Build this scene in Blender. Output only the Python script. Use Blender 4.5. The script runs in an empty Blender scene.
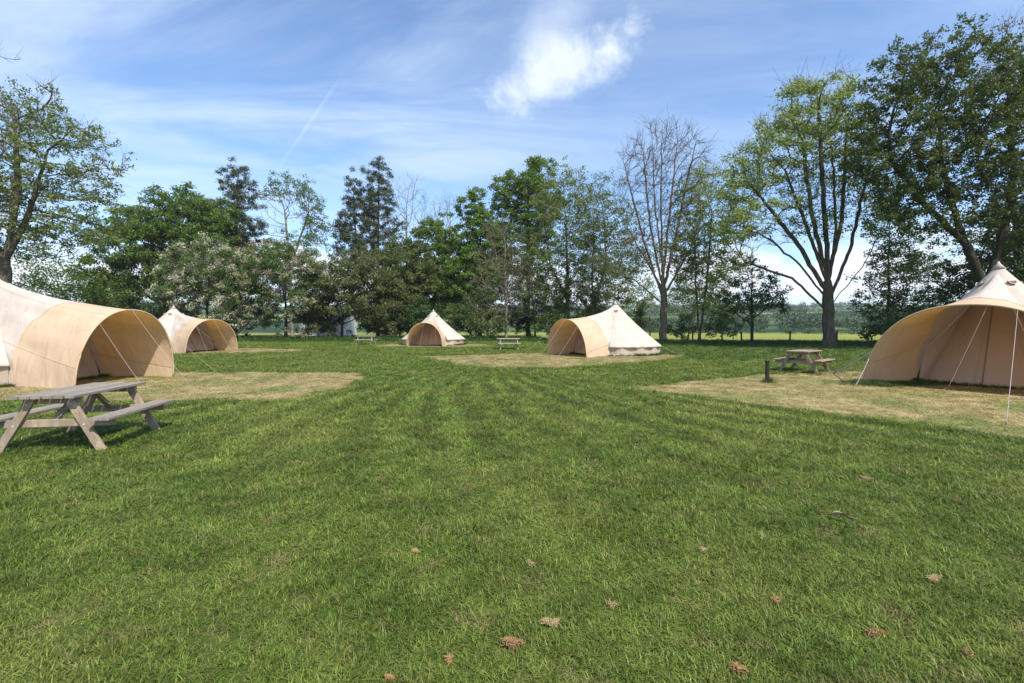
import bpy, math, random
import numpy as np
from mathutils import Vector, Matrix

random.seed(7)
R_ = np.random.default_rng(11)
sc = bpy.context.scene
COL = sc.collection
F, HZ, CAMH = 470.0, 325.0, 1.65
PI = math.pi
HAZE = .0002

def gp(px, py):                      # pixel of a ground point -> world x, y
    Y = F * CAMH / (py - HZ)
    return ((px - 512) / F * Y, Y)

# ------------------------------------------------------------------ helpers
def quads(name, V, Q, mat=None, parent=None, smooth=False, link=True):
    """mesh from numpy verts and an (n,k) array of equal-sided faces (or list of such arrays)"""
    V = np.asarray(V, dtype=np.float32)
    Qs = Q if isinstance(Q, list) else [Q]
    Qs = [np.asarray(q, dtype=np.int32) for q in Qs if len(q)]
    me = bpy.data.meshes.new(name)
    me.vertices.add(len(V)); me.vertices.foreach_set('co', V.ravel())
    nl = sum(q.size for q in Qs); nf = sum(len(q) for q in Qs)
    me.loops.add(nl)
    me.loops.foreach_set('vertex_index', np.concatenate([q.ravel() for q in Qs]))
    me.polygons.add(nf)
    tot = np.concatenate([np.full(len(q), q.shape[1], dtype=np.int32) for q in Qs])
    st = np.concatenate([[0], np.cumsum(tot)[:-1]]).astype(np.int32)
    me.polygons.foreach_set('loop_start', st)
    if smooth: me.polygons.foreach_set('use_smooth', np.ones(nf, dtype=bool))
    me.update(calc_edges=True); me.validate()
    if mat: me.materials.append(mat)
    o = bpy.data.objects.new(name, me)
    if link: COL.objects.link(o)
    if parent: o.parent = parent
    return o

def fattr(o, name, vals):
    a = o.data.attributes.new(name, 'FLOAT', 'FACE')
    a.data.foreach_set('value', np.asarray(vals, dtype=np.float32))

def empty(name, loc=(0, 0, 0), rz=0.0):
    o = bpy.data.objects.new(name, None); COL.objects.link(o)
    o.location = loc; o.rotation_euler = (0, 0, rz); o.empty_display_size = .2
    return o

def tag(o, label=None, cat=None, group=None, kind=None):
    if label: o['label'] = label
    if cat: o['category'] = cat
    if group: o['group'] = group
    if kind: o['kind'] = kind
    return o

class MB:
    """collects boxes, bars and tubes into ONE mesh"""
    def __init__(s): s.v = []; s.f = []
    def add(s, vs, fs):
        b = len(s.v); s.v += [tuple(v) for v in vs]; s.f += [tuple(i + b for i in f) for f in fs]
    def beam(s, p, q, w, h, up=(0, 0, 1), ch=.004):
        """bevelled rectangular beam from p to q, width w (sideways) and height h"""
        p, q = Vector(p), Vector(q); d = (q - p).normalized()
        side = d.cross(Vector(up)).normalized(); u = side.cross(d).normalized()
        pr = []
        a, b = w / 2, h / 2
        for (x, y) in ((-a, -b + ch), (-a, b - ch), (-a + ch, b), (a - ch, b), (a, b - ch), (a, -b + ch), (a - ch, -b), (-a + ch, -b)):
            pr.append((x, y))
        vs = [p + side * x + u * y for x, y in pr] + [q + side * x + u * y for x, y in pr]
        fs = [(i, (i + 1) % 8, 8 + (i + 1) % 8, 8 + i) for i in range(8)] + [tuple(range(7, -1, -1)), tuple(range(8, 16))]
        s.add(vs, fs)
    def tube(s, pts, r, n=6):
        pts = [Vector(p) for p in pts]; m = len(pts); vs = []; fs = []
        for i, p in enumerate(pts):
            d = (pts[min(i + 1, m - 1)] - pts[max(i - 1, 0)]).normalized()
            a = d.cross(Vector((0, 0, 1)) if abs(d.z) < .95 else Vector((1, 0, 0))).normalized(); b = d.cross(a)
            rr = r[i] if isinstance(r, (list, tuple)) else r
            vs += [p + (a * math.cos(2 * PI * k / n) + b * math.sin(2 * PI * k / n)) * rr for k in range(n)]
        for i in range(m - 1):
            for k in range(n):
                fs.append((i * n + k, i * n + (k + 1) % n, (i + 1) * n + (k + 1) % n, (i + 1) * n + k))
        fs += [tuple(range(n - 1, -1, -1)), tuple((m - 1) * n + k for k in range(n))]
        s.add(vs, fs)
    def build(s, name, mat, parent=None, smooth=False):
        me = bpy.data.meshes.new(name); me.from_pydata(s.v, [], s.f); me.update()
        if smooth:
            for p in me.polygons: p.use_smooth = True
        me.materials.append(mat)
        o = bpy.data.objects.new(name, me); COL.objects.link(o)
        if parent: o.parent = parent
        return o

# ------------------------------------------------------------------ node material helpers
class NT:
    def __init__(s, nt): s.t = nt; s.n = nt.nodes; s.l = nt.links
    def new(s, t, **kw):
        n = s.n.new(t)
        for k, v in kw.items(): setattr(n, k, v)
        return n
    def put(s, sock, v):
        if isinstance(v, bpy.types.NodeSocket): s.l.new(v, sock)
        elif v is not None:
            if isinstance(v, (tuple, list)) and sock.type == 'RGBA' and len(v) == 3: v = (*v, 1)
            sock.default_value = v
    def math(s, op, a, b=None, c=None, clamp=False):
        n = s.new('ShaderNodeMath', operation=op, use_clamp=clamp)
        for i, v in enumerate((a, b, c)):
            if v is not None: s.put(n.inputs[i], v)
        return n.outputs[0]
    def vmath(s, op, a, b=None):
        n = s.new('ShaderNodeVectorMath', operation=op)
        s.put(n.inputs[0], a)
        if b is not None: s.put(n.inputs[1], b)
        return n
    def mix(s, f, a, b, mode='MIX'):
        n = s.new('ShaderNodeMix', data_type='RGBA', blend_type=mode)
        s.put(n.inputs['Factor'], f); s.put(n.inputs[6], a); s.put(n.inputs[7], b)
        return n.outputs[2]
    def noise(s, vec, scale, detail=3, rough=.55, dist=0.0):
        n = s.new('ShaderNodeTexNoise')
        if vec is not None: s.put(n.inputs['Vector'], vec)
        n.inputs['Scale'].default_value = scale; n.inputs['Detail'].default_value = detail
        n.inputs['Roughness'].default_value = rough; n.inputs['Distortion'].default_value = dist
        return n.outputs['Fac']
    def ramp(s, f, a, b):           # smooth 0..1 between a and b
        n = s.new('ShaderNodeMapRange', interpolation_type='SMOOTHSTEP')
        s.put(n.inputs[0], f); s.put(n.inputs[1], a); s.put(n.inputs[2], b)
        return n.outputs[0]
    def mapping(s, vec, scale=(1, 1, 1), rot=(0, 0, 0), loc=(0, 0, 0)):
        n = s.new('ShaderNodeMapping'); s.put(n.inputs[0], vec)
        n.inputs['Scale'].default_value = scale; n.inputs['Rotation'].default_value = rot; n.inputs['Location'].default_value = loc
        return n.outputs[0]
    def sep(s, vec):
        n = s.new('ShaderNodeSeparateXYZ'); s.put(n.inputs[0], vec); return n.outputs
    def comb(s, x, y, z):
        n = s.new('ShaderNodeCombineXYZ')
        for i, v in enumerate((x, y, z)): s.put(n.inputs[i], v)
        return n.outputs[0]
    def attr(s, name):
        return s.new('ShaderNodeAttribute', attribute_name=name).outputs['Fac']
    def pos(s): return s.new('ShaderNodeNewGeometry').outputs['Position']
    def obj(s): return s.new('ShaderNodeTexCoord').outputs['Object']

def mat(name):
    m = bpy.data.materials.new(name); m.use_nodes = True
    nt = NT(m.node_tree); nt.n.clear()
    out = nt.new('ShaderNodeOutputMaterial')
    return m, nt, out

def finish(nt, out, col, rough=.7, bump=None, bstr=.3, bdist=.02, transl=0.0, tcol=None, spec=.3):
    b = nt.new('ShaderNodeBsdfPrincipled')
    nt.put(b.inputs['Base Color'], col); nt.put(b.inputs['Roughness'], rough)
    b.inputs['Specular IOR Level'].default_value = spec
    sh = b.outputs[0]
    if bump is not None:
        bn = nt.new('ShaderNodeBump'); nt.put(bn.inputs['Height'], bump)
        bn.inputs['Strength'].default_value = bstr; bn.inputs['Distance'].default_value = bdist
        nt.l.new(bn.outputs[0], b.inputs['Normal'])
    if transl:
        t = nt.new('ShaderNodeBsdfTranslucent'); nt.put(t.inputs[0], tcol if tcol is not None else col)
        mx = nt.new('ShaderNodeMixShader'); mx.inputs[0].default_value = transl
        nt.l.new(sh, mx.inputs[1]); nt.l.new(t.outputs[0], mx.inputs[2]); sh = mx.outputs[0]
    nt.l.new(sh, out.inputs[0])

# ------------------------------------------------------------------ grass colour (shared by blades and turf)
def lawn_colour(nt, p):
    x, y, z = nt.sep(p)
    big = nt.noise(p, .35, 3)
    mid = nt.noise(p, 1.7, 4, .6)
    # mown tracks fanning out towards the camera from the gap between the pitches
    ang = nt.math('ARCTAN2', nt.math('ADD', x, .7), nt.math('SUBTRACT', 22.0, y))
    w = nt.math('ADD', nt.math('MULTIPLY', nt.math('ADD', ang, nt.math('MULTIPLY', nt.math('POWER', nt.math('SUBTRACT', 22.0, y), 2.0), -.0006)), 100.0), nt.math('MULTIPLY', big, 7.0))
    st = nt.math('MULTIPLY_ADD', nt.math('SINE', w), .5, .5)
    fade = nt.math('MULTIPLY', nt.ramp(y, 2.5, 9.0), nt.math('SUBTRACT', 1.0, nt.ramp(y, 15.0, 22.0)))
    st = nt.math('MULTIPLY', nt.math('SUBTRACT', st, .5), fade)
    c = nt.mix(nt.ramp(mid, .36, .66), GR_D, GR_M)
    c = nt.mix(nt.math('MULTIPLY', nt.ramp(big, .45, .7), .55), c, GR_Y)
    dry = nt.math('MULTIPLY', nt.ramp(nt.noise(p, 2.6, 5, .72), .53, .70), nt.math('SUBTRACT', 1.0, nt.ramp(y, 7.0, 16.0)))
    c = nt.mix(nt.math('MULTIPLY', dry, .6), c, GR_S)
    f = nt.math('MULTIPLY_ADD', nt.math('MULTIPLY', st, nt.ramp(nt.noise(p, .55, 2), .34, .56)), .60, 1.0)
    return nt.vmath('SCALE', c), f

GR_D = (.100, .154, .021); GR_M = (.172, .236, .040); GR_Y = (.268, .296, .064); GR_S = (.30, .235, .10)
def scale_col(nt, node, f):
    nt.put(node.inputs['Scale'], f); return node.outputs[0]

def blade_mat(name, straw=False, lush=False):
    m, nt, out = mat(name)
    p = nt.pos()
    t = nt.attr('tint'); d = nt.attr('dry')
    rnd = nt.new('ShaderNodeObjectInfo').outputs['Random']
    if straw:
        n = nt.noise(p, 1.6, 4, .65)
        c = nt.mix(nt.ramp(n, .36, .66), (.31, .255, .105), (.47, .37, .185))
        c = nt.mix(nt.ramp(nt.noise(p, .7, 3), .44, .70), c, (.22, .25, .075)); c = nt.mix(nt.math('MULTIPLY', nt.ramp(nt.noise(p, 3.1, 4, .7), .55, .7), .4), c, (.18, .135, .065))
        s = nt.vmath('SCALE', c); f = 1.0
    elif lush:
        n = nt.noise(p, .8, 3)
        c = nt.mix(n, (.030, .075, .012), (.080, .150, .025)); s = nt.vmath('SCALE', c); f = 1.0
    else:
        s, f = lawn_colour(nt, p)
    v = nt.math('MULTIPLY_ADD', t, 1.0, .45)
    v = nt.math('MULTIPLY', v, nt.math('MULTIPLY_ADD', rnd, .36, .82))
    v = nt.math('MULTIPLY', v, f)
    c = scale_col(nt, s, v)
    if not straw: c = nt.mix(nt.math('MULTIPLY', d, .8), c, (.27, .22, .09))
    finish(nt, out, c, .5, transl=.28, spec=.25)
    return m

M = {}
M['blade'] = blade_mat('grass_blades'); M['straw'] = blade_mat('cut_straw', straw=True); M['lush'] = blade_mat('long_grass', lush=True)

# turf / fields: one sheet
m, nt, out = mat('ground_cover'); M['ground'] = m
p = nt.pos(); x, y, z = nt.sep(p)
s, f = lawn_colour(nt, p); c = scale_col(nt, s, nt.math('MULTIPLY', f, .55))
fine = nt.noise(p, 26, 3, .7)
c = nt.mix(nt.math('MULTIPLY', nt.ramp(fine, .35, .7), .5), c, (.035, .065, .012))
# wood floor under the tree belt, meadow beyond the fence, patchwork farther off
belt = nt.math('MULTIPLY', nt.ramp(y, 50, 56), nt.math('SUBTRACT', 1.0, nt.ramp(x, 2, 8)))
c = nt.mix(nt.math('MULTIPLY', belt, .8), c, (.055, .055, .022))
fld = nt.ramp(nt.math('ADD', y, nt.math('MULTIPLY', nt.noise(p, .6, 2), 2.0)), 41.0, 42.5)
fld = nt.math('MAXIMUM', nt.math('MULTIPLY', fld, nt.ramp(x, 2, 7)), nt.ramp(y, 74, 80))
mc = nt.mix(nt.noise(nt.mapping(p, (.06, .4, 1)), 1.0, 5, .65), (.16, .19, .035), (.27, .28, .062))
c = nt.mix(fld, c, mc)
vor = nt.new('ShaderNodeTexVoronoi'); nt.put(vor.inputs['Vector'], nt.mapping(p, (.004, .006, 0))); vor.inputs['Scale'].default_value = 1.0
cell = nt.sep(vor.outputs['Color'])[0]
far = nt.mix(nt.ramp(cell, .25, .75), (.06, .10, .03), (.20, .24, .07))
far = nt.mix(nt.ramp(nt.noise(p, .012, 4, .6), .48, .56), far, (.022, .045, .016))
c = nt.mix(nt.ramp(y, 150, 190), c, far)
finish(nt, out, c, .9, bump=nt.noise(p, 18, 4, .7), bstr=.5, bdist=.03, spec=.1)

# the cut pitches under the tents
m, nt, out = mat('cut_pitch'); M['pitch'] = m
p = nt.pos()
n = nt.noise(p, 1.6, 4, .65)
c = nt.mix(nt.ramp(n, .36, .66), (.25, .205, .080), (.40, .315, .15))
c = nt.mix(nt.ramp(nt.noise(p, .7, 3), .44, .70), c, (.18, .205, .06))
c = nt.mix(nt.math('MULTIPLY', nt.ramp(nt.noise(p, 24, 3, .7), .5, .75), .6), c, (.11, .085, .04))
finish(nt, out, c, .95, bump=nt.noise(p, 30, 4, .7), bstr=.6, bdist=.02, spec=.1)

def canvas_mat(name, ca, cb, transl, tcol):
    m, nt, out = mat(name)
    o = nt.obj(); uv = nt.new('ShaderNodeUVMap').outputs[0]; u, v, _ = nt.sep(uv)
    n = nt.noise(o, 1.3, 4, .6)
    c = nt.mix(nt.ramp(n, .3, .7), ca, cb)
    st = nt.ramp(nt.noise(nt.mapping(o, (3, 3, .6)), 1.6, 5, .7), .55, .8)      # faint weather stains
    c = nt.mix(nt.math('MULTIPLY', st, .25), c, tuple(k * .72 for k in ca))
    sm = nt.math('ABSOLUTE', nt.math('SUBTRACT', nt.math('FRACT', nt.math('MULTIPLY', u, 14.0)), .5))   # sewn panel seams
    seam = nt.math('SUBTRACT', 1.0, nt.ramp(sm, .004, .016))
    c = nt.mix(nt.math('MULTIPLY', seam, .35), c, tuple(k * .55 for k in ca))
    h = nt.math('ADD', nt.noise(nt.mapping(o, (1, 1, .35)), 2.2, 3, .5, .6), nt.math('MULTIPLY', nt.noise(o, 160, 2), .03))
    h = nt.math('ADD', h, nt.math('MULTIPLY', seam, .08))
    finish(nt, out, c, .85, bump=h, bstr=.5, bdist=.14, transl=transl, tcol=tcol, spec=.15)
    return m
M['cream'] = canvas_mat('cream_canvas', (.49, .415, .35), (.56, .485, .415), .10, (.50, .36, .24))
M['tan'] = canvas_mat('tan_canvas', (.62, .465, .315), (.68, .515, .35), .25, (.66, .31, .06))
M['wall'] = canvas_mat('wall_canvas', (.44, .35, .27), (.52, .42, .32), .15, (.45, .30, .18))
M['door'] = canvas_mat('door_canvas', (.64, .50, .38), (.70, .55, .42), .34, (.80, .44, .17))

def plain(name, col, rough=.6, spec=.3, var=.25, sc_=8):
    m, nt, out = mat(name)
    n = nt.noise(nt.obj(), sc_, 4, .6)
    c = nt.mix(n, tuple(k * (1 - var) for k in col), tuple(min(1, k * (1 + var)) for k in col))
    finish(nt, out, c, rough, bump=n, bstr=.15, bdist=.01, spec=spec)
    return m
M['rope'] = plain('pale_rope', (.40, .34, .32), .8); M['strap'] = plain('grey_strap', (.36, .40, .47), .6)
M['peg'] = plain('peg_metal', (.25, .24, .22), .45, .5); M['pole'] = plain('awning_pole_sleeve', (.50, .36, .22), .7)
M['vent'] = plain('vent_mesh', (.14, .10, .09), .9); M['seam'] = plain('door_zip', (.26, .19, .13), .7)
M['sheet'] = plain('groundsheet', (.66, .62, .56), .6); M['post'] = plain('dark_post', (.018, .016, .014), .7)
M['wire'] = plain('fence_wire', (.20, .20, .19), .5); M['fpost'] = plain('fence_timber', (.055, .045, .035), .9)
M['white'] = plain('white_render', (.52, .50, .47), .8); M['roof'] = plain('slate_roof', (.10, .09, .09), .8)
M['deadgrass'] = plain('dead_grass', (.27, .165, .075), .9, .1, .35); M['deadleaf'] = plain('dead_leaf', (.30, .21, .16), .8, .2, .3)
M['bolt'] = plain('zinc_bolt', (.55, .55, .54), .4, .5)
M['palegrass'] = plain('bleached_grass', (.33, .24, .12), .9, .1, .3)

def wood_mat(name, a, b, grey, sc3=(9, 9, 9)):
    m, nt, out = mat(name)
    o = nt.obj()
    g = nt.noise(nt.mapping(o, sc3), 2.2, 5, .65, .4)
    c = nt.mix(nt.ramp(g, .3, .7), a, b)
    c = nt.mix(nt.ramp(nt.noise(o, 3.0, 4, .6), .42, .66), c, grey)
    pk = nt.noise(nt.mapping(o, (8.1, .15, .15)), 1.0, 1, .5); c = nt.mix(nt.ramp(pk, .4, .6), c, tuple(k * .62 for k in b))
    c = nt.mix(nt.math('MULTIPLY', nt.ramp(nt.noise(nt.mapping(o, tuple(k * 2.5 for k in sc3)), 2.0, 3, .6), .58, .64), .6), c, tuple(k * .35 for k in a))
    finish(nt, out, c, .85, bump=g, bstr=.5, bdist=.006, spec=.2)
    return m
M['wood_top'] = wood_mat('weathered_plank', (.19, .16, .125), (.36, .31, .25), (.25, .225, .195), (22, 1.2, 22))
M['wood_leg'] = wood_mat('leg_timber', (.30, .215, .145), (.44, .34, .24), (.29, .245, .20))
M['wood_pale'] = wood_mat('pale_timber', (.42, .36, .25), (.55, .48, .36), (.40, .37, .30))
M['wood_red'] = wood_mat('reddish_timber', (.27, .185, .13), (.40, .29, .21), (.30, .25, .21))

def bark_mat(name, a, b, moss):
    m, nt, out = mat(name)
    o = nt.obj()
    g = nt.noise(nt.mapping(o, (7, 7, 1.2)), 1.5, 5, .7, .5)
    c = nt.mix(nt.ramp(g, .32, .68), a, b)
    c = nt.mix(nt.math('MULTIPLY', nt.ramp(nt.noise(o, .9, 4, .6), .46, .62), .7), c, moss)
    finish(nt, out, c, .95, bump=g, bstr=.8, bdist=.05, spec=.1)
    return m
M['bark_grey'] = bark_mat('grey_bark', (.060, .050, .038), (.15, .125, .095), (.085, .085, .035))
M['bark_dark'] = bark_mat('dark_bark', (.028, .022, .016), (.075, .060, .044), (.045, .05, .022))
M['bark_warm'] = bark_mat('warm_bark', (.10, .060, .030), (.24, .155, .085), (.12, .10, .045))
M['bark_pale'] = bark_mat('pale_twig_bark', (.15, .125, .105), (.27, .235, .205), (.17, .15, .11))
M['bark_tan'] = bark_mat('tan_bark', (.085, .062, .042), (.20, .155, .115), (.13, .115, .06))
M['bark_pine'] = bark_mat('pine_bark', (.06, .038, .026), (.15, .09, .055), (.06, .055, .04))

def leaf_mat(name, lo, hi, transl=.32):
    m, nt, out = mat(name)
    t = nt.attr('tint')
    n = nt.noise(nt.pos(), .45, 3, .6)
    f = nt.math('ADD', nt.math('MULTIPLY', t, .65), nt.math('MULTIPLY', nt.math('SUBTRACT', n, .3), .9), clamp=True)
    c = nt.mix(f, lo, hi)
    finish(nt, out, c, .5, transl=transl, tcol=nt.mix(.5, c, tuple(min(1, k * 1.35) for k in hi)), spec=.3)
    return m
LEAF = {
    'ash':    leaf_mat('ash_leaf', (0.095, 0.130, 0.027), (0.190, 0.235, 0.053)),
    'ashlt':  leaf_mat('young_ash_leaf', (.14, .20, .034), (.34, .41, .085)),
    'broad':  leaf_mat('broad_leaf', (0.055, 0.105, 0.018), (0.158, 0.231, 0.037)),
    'bright': leaf_mat('bright_leaf', (0.065, 0.126, 0.018), (0.168, 0.252, 0.038)),
    'oak':    leaf_mat('oak_leaf', (.041, .069, .014), (.114, .146, .026)),
    'dark':   leaf_mat('dark_leaf', (0.030, 0.064, 0.018), (0.081, 0.136, 0.032)),
    'pine':   leaf_mat('pine_needle', (0.041, 0.057, 0.030), (0.115, 0.135, 0.061), .15),
    'olive':  leaf_mat('olive_leaf', (0.057, 0.083, 0.023), (0.155, 0.187, 0.052)),
    'straw':  leaf_mat('straw_leaf', (.14, .12, .05), (.25, .21, .09)),
    'haw':    leaf_mat('hawthorn_leaf', (0.046, 0.090, 0.018), (0.135, 0.202, 0.040)),
    'blossom': leaf_mat('may_blossom', (.30, .29, .18), (.55, .53, .38), .2),
    'blossomt': leaf_mat('fading_blossom', (.23, .21, .12), (.40, .36, .23), .2),
    'bud':    leaf_mat('brown_bud', (.13, .095, .060), (.22, .165, .105), .15),
    'far':    leaf_mat('far_wood_leaf', (.028, .052, .018), (.070, .105, .032), .15),
}

# ------------------------------------------------------------------ terrain
def hill(x, y):
    r = np.hypot(x, y)
    sm = lambda a, b: np.clip((r - a) / (b - a), 0, 1) ** 2 * (3 - 2 * np.clip((r - a) / (b - a), 0, 1))
    az = np.arctan2(x, y)
    w = 1 + .16 * np.sin(az * 5.3 + .6) + .09 * np.sin(az * 13.1 + 1.7) + .04 * np.sin(az * 29 + .3)
    z = (sm(170, 620) * 17 + sm(600, 1500) * 40 * w)
    z = z - sm(100, 170) * 1.5
    return z
def build_ground():
    rr = np.concatenate([np.linspace(.8, 40, 60), np.geomspace(41, 3200, 90)])
    na = 240
    th = np.linspace(0, 2 * PI, na, endpoint=False)
    Rm, T = np.meshgrid(rr, th, indexing='ij')
    X = Rm * np.sin(T); Y = Rm * np.cos(T)
    Z = hill(X, Y)
    V = np.stack([X, Y, Z], -1).reshape(-1, 3)
    V = np.vstack([V, [[0, 0, 0]]])
    i, j = np.meshgrid(np.arange(len(rr) - 1), np.arange(na), indexing='ij')
    a = i * na + j; b = i * na + (j + 1) % na
    Q = np.stack([a, b, b + na, a + na], -1).reshape(-1, 4)[:, ::-1]
    T3 = np.stack([np.full(na, len(V) - 1), np.arange(na), (np.arange(na) + 1) % na], -1)[:, ::-1]
    o = quads('ground', V, [Q, T3], M['ground'], smooth=True)
    tag(o, kind='structure')
build_ground()

# ------------------------------------------------------------------ tents
class TentSpec: pass
TENTS = []
def cone_pt(S, r, th, lift=0.0):
    """point on the canvas roof at radius r (0 apex .. Re eave)"""
    s = r / S.Re
    z = S.wall + (S.H - S.wall) * (1 - s) - S.sag * math.sin(PI * min(1, s) ** .8)
    n = 14
    scal = 1 - .028 * s * (.5 - .5 * math.cos((th - S.face) * n + PI))       # edge pulled out at the guys
    rr = r * scal
    return (S.C[0] + rr * math.sin(th), S.C[1] + rr * math.cos(th), z + lift)

def grid_faces(nu, nv, off=0):
    return [(off + i * (nv + 1) + j, off + i * (nv + 1) + j + 1, off + (i + 1) * (nv + 1) + j + 1, off + (i + 1) * (nv + 1) + j) for i in range(nu) for j in range(nv)]

def surf(name, rows, uvs, m, parent):
    nu, nv = len(rows) - 1, len(rows[0]) - 1
    me = bpy.data.meshes.new(name)
    me.from_pydata([p for r in rows for p in r], [], grid_faces(nu, nv)); me.update()
    uv = me.uv_layers.new(name='UVMap'); flat = [q for r in uvs for q in r]
    for l in me.loops: uv.data[l.index].uv = flat[l.vertex_index]
    for p in me.polygons: p.use_smooth = True
    me.materials.append(m)
    o = bpy.data.objects.new(name, me); COL.objects.link(o); o.parent = parent
    return o

def make_tent(label, C, H, R, n, D, hw, ha, seed, ropes=(), flap=False, foot=(0.0, 0.0), autoropes=True, wing=.0, thd=34, exclude_ropes=()):
    S = TentSpec(); S.C = C; S.H = H; S.R = R; S.Re = R * 1.03; S.wall = .17 * H; S.sag = .045 * H
    l = math.hypot(*n); n = (n[0] / l, n[1] / l); S.n = n; t = (n[1], -n[0])
    S.face = math.atan2(n[0], n[1]); S.D = D; S.hw = hw
    TENTS.append(S)
    rnd = random.Random(seed)
    root = empty('bell_tent', (C[0], C[1], 0))
    tag(root, label, 'tent', 'bell tents pitched around the field')
    def loc(p): return (p[0] - C[0], p[1] - C[1], p[2])
    thm = math.radians(thd)
    # roof cone, full turn away from the porch
    rows, uvs = [], []
    NA, NR = 98, 18
    for i in range(NA + 1):
        th = S.face + thm + (2 * PI - 2 * thm) * i / NA
        row, uvr = [], []
        for j in range(NR + 1):
            r = .02 + (S.Re - .02) * j / NR
            row.append(loc(cone_pt(S, r, th))); uvr.append((th / (2 * PI), j / NR))
        rows.append(row); uvs.append(uvr)
    roof = surf('roof', rows, uvs, M['cream'], root)
    # the closed front, straight from roof to ground
    rows, uvs = [], []
    for i in range(33):
        th = S.face - thm + 2 * thm * i / 32
        row, uvr = [], []
        for j in range(17):
            k = j / 16
            b = (C[0] + R * .97 * math.sin(th), C[1] + R * .97 * math.cos(th), 0)
            ap = cone_pt(S, .12 * S.Re, th, -.06)
            bulge = .02 * math.sin(PI * k) + .012 * math.sin(th * 23 + k * 5)
            p = [ap[q] + (b[q] - ap[q]) * k for q in range(3)]
            p[0] += n[0] * bulge * .6; p[1] += n[1] * bulge * .6
            row.append(loc(p)); uvr.append((th / (2 * PI) + .02, k))
        rows.append(row); uvs.append(uvr)
    for end in (0, -1):                       # side gussets closing the front against the roof
        th = S.face - thm if end == 0 else S.face + thm
        er = rows[end]; g, gu = [], []
        for j, p in enumerate(er):
            rr = math.hypot(p[0], p[1])
            g.append((p[0], p[1], 0.0) if j == 16 else loc(cone_pt(S, min(rr, S.Re), th, -.01))); gu.append(uvs[end][j])
        if end == 0: rows = [g] + rows; uvs = [gu] + uvs
        else: rows = rows + [g]; uvs = uvs + [gu]
    front = surf('front_panel', rows, uvs, M['door'], root)
    zp = MB(); pts = []
    for j in range(3, 17):
        p = Vector(rows[17][j]) + Vector((n[0], n[1], .4)) * .012; pts.append(p)
    zp.tube(pts, .016, 5); zp.build('door_zip', M['seam'], front)
    # wall
    rows, uvs = [], []
    for i in range(NA + 1):
        th = S.face + thm + (2 * PI - 2 * thm) * i / NA
        row, uvr = [], []
        for j in range(5):
            k = j / 4
            rr = R * (.985 + .012 * math.sin(th * 14) + .006 * math.sin(th * 53 + j)) - .02 * math.sin(PI * k)
            row.append(loc((C[0] + rr * math.sin(th), C[1] + rr * math.cos(th), (S.wall + .015) * (1 - k)))); uvr.append((th / (2 * PI), k))
        rows.append(row); uvs.append(uvr)
    surf('wall', rows, uvs, M['wall'], root)
    # hem hanging under the eave
    rows, uvs = [], []
    for i in range(NA + 1):
        th = S.face + thm + (2 * PI - 2 * thm) * i / NA
        e = cone_pt(S, S.Re, th)
        rows.append([loc(e), loc((e[0], e[1], e[2] - .05 - .015 * math.sin(th * 31)))]); uvs.append([(th / (2 * PI), 0), (th / (2 * PI), .02)])
    surf('eave_hem', rows, uvs, M['cream'], root)
    # porch: canvas drawn from the roof out to the hoop
    ac = (C[0] + n[0] * D, C[1] + n[1] * D)
    def arch(a):                              # a 0..pi
        cx, sz = math.cos(a), math.sin(a)
        x = hw * (abs(cx) ** .9) * (1 if cx > 0 else -1)
        x += wing * (1 - min(1, sz * 2.5)) * (1 if cx > 0 else -1)
        z = ha * (max(0, sz) ** .93)
        lean = .10 * sz
        return Vector((ac[0] + t[0] * x + n[0] * lean, ac[1] + t[1] * x + n[1] * lean, z))
    NT_, NU = 44, 16
    G = []
    for i in range(NT_ + 1):
        a = PI * i / NT_
        sn = max(0, math.sin(a))
        th = S.face + thm * (abs(math.cos(a)) ** .6) * (1 if math.cos(a) > 0 else -1)
        # which side: t = (n1,-n0) is clockwise seen from above -> larger th
        r = S.Re * (1 - .90 * sn ** .9)
        if sn < .12:
            k = sn / .12
            e = cone_pt(S, S.Re * (1 - .90 * .12 ** .9), th)
            b = (C[0] + R * math.sin(th), C[1] + R * math.cos(th), 0)
            P0 = Vector(b).lerp(Vector(e), k)
        else:
            P0 = Vector(cone_pt(S, r, th, .012))
        P2 = arch(a)
        P1 = P0.lerp(P2, .36) - Vector((0, 0, .36 * sn ** 1.5 + .05 * sn))
        row = []
        for j in range(NU + 1):
            u = j / NU
            p = P0 * (1 - u) ** 2 + P1 * 2 * u * (1 - u) + P2 * u * u
            wr = (.020 * math.sin(a * 9 + u * 4 + seed) + .012 * math.sin(a * 21 - u * 6 + seed * 2) + .008 * math.sin(a * 37 + u * 11)) * math.sin(PI * u)
            nn = Vector((t[0] * math.cos(a), t[1] * math.cos(a), sn))
            row.append(p + nn * wr)
        G.append((a, sn, row))
    def cut(frac0, frac1, name, m):
        rows, uvs = [], []
        for a, sn, row in G:
            u0 = frac0 * sn ** .7; u1 = frac1 if frac1 == 1 else frac1 * sn ** .7
            rr, uu = [], []
            for j in range(13):
                u = u0 + (u1 - u0) * j / 12; q = u * NU; k = min(NU - 1, int(q)); p = row[k].lerp(row[k + 1], q - k)
                rr.append(loc(p)); uu.append((a / PI * .24 + .018, u))
            rows.append(rr); uvs.append(uu)
        return surf(name, rows, uvs, m, root)
    rows, uvs = [], []
    for a, sn, row in G:                       # roof canvas between the side seams and the porch saddle
        th = S.face + thm * (abs(math.cos(a)) ** .6) * (1 if math.cos(a) > 0 else -1); re_ = S.Re * (1 - .90 * max(sn, .12) ** .9)
        rows.append([loc(cone_pt(S, .02 + (re_ - .02) * j / 10, th)) for j in range(11)]); uvs.append([(th / (2 * PI), j / 10) for j in range(11)])
    surf('roof_front', rows, uvs, M['cream'], root)
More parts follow.
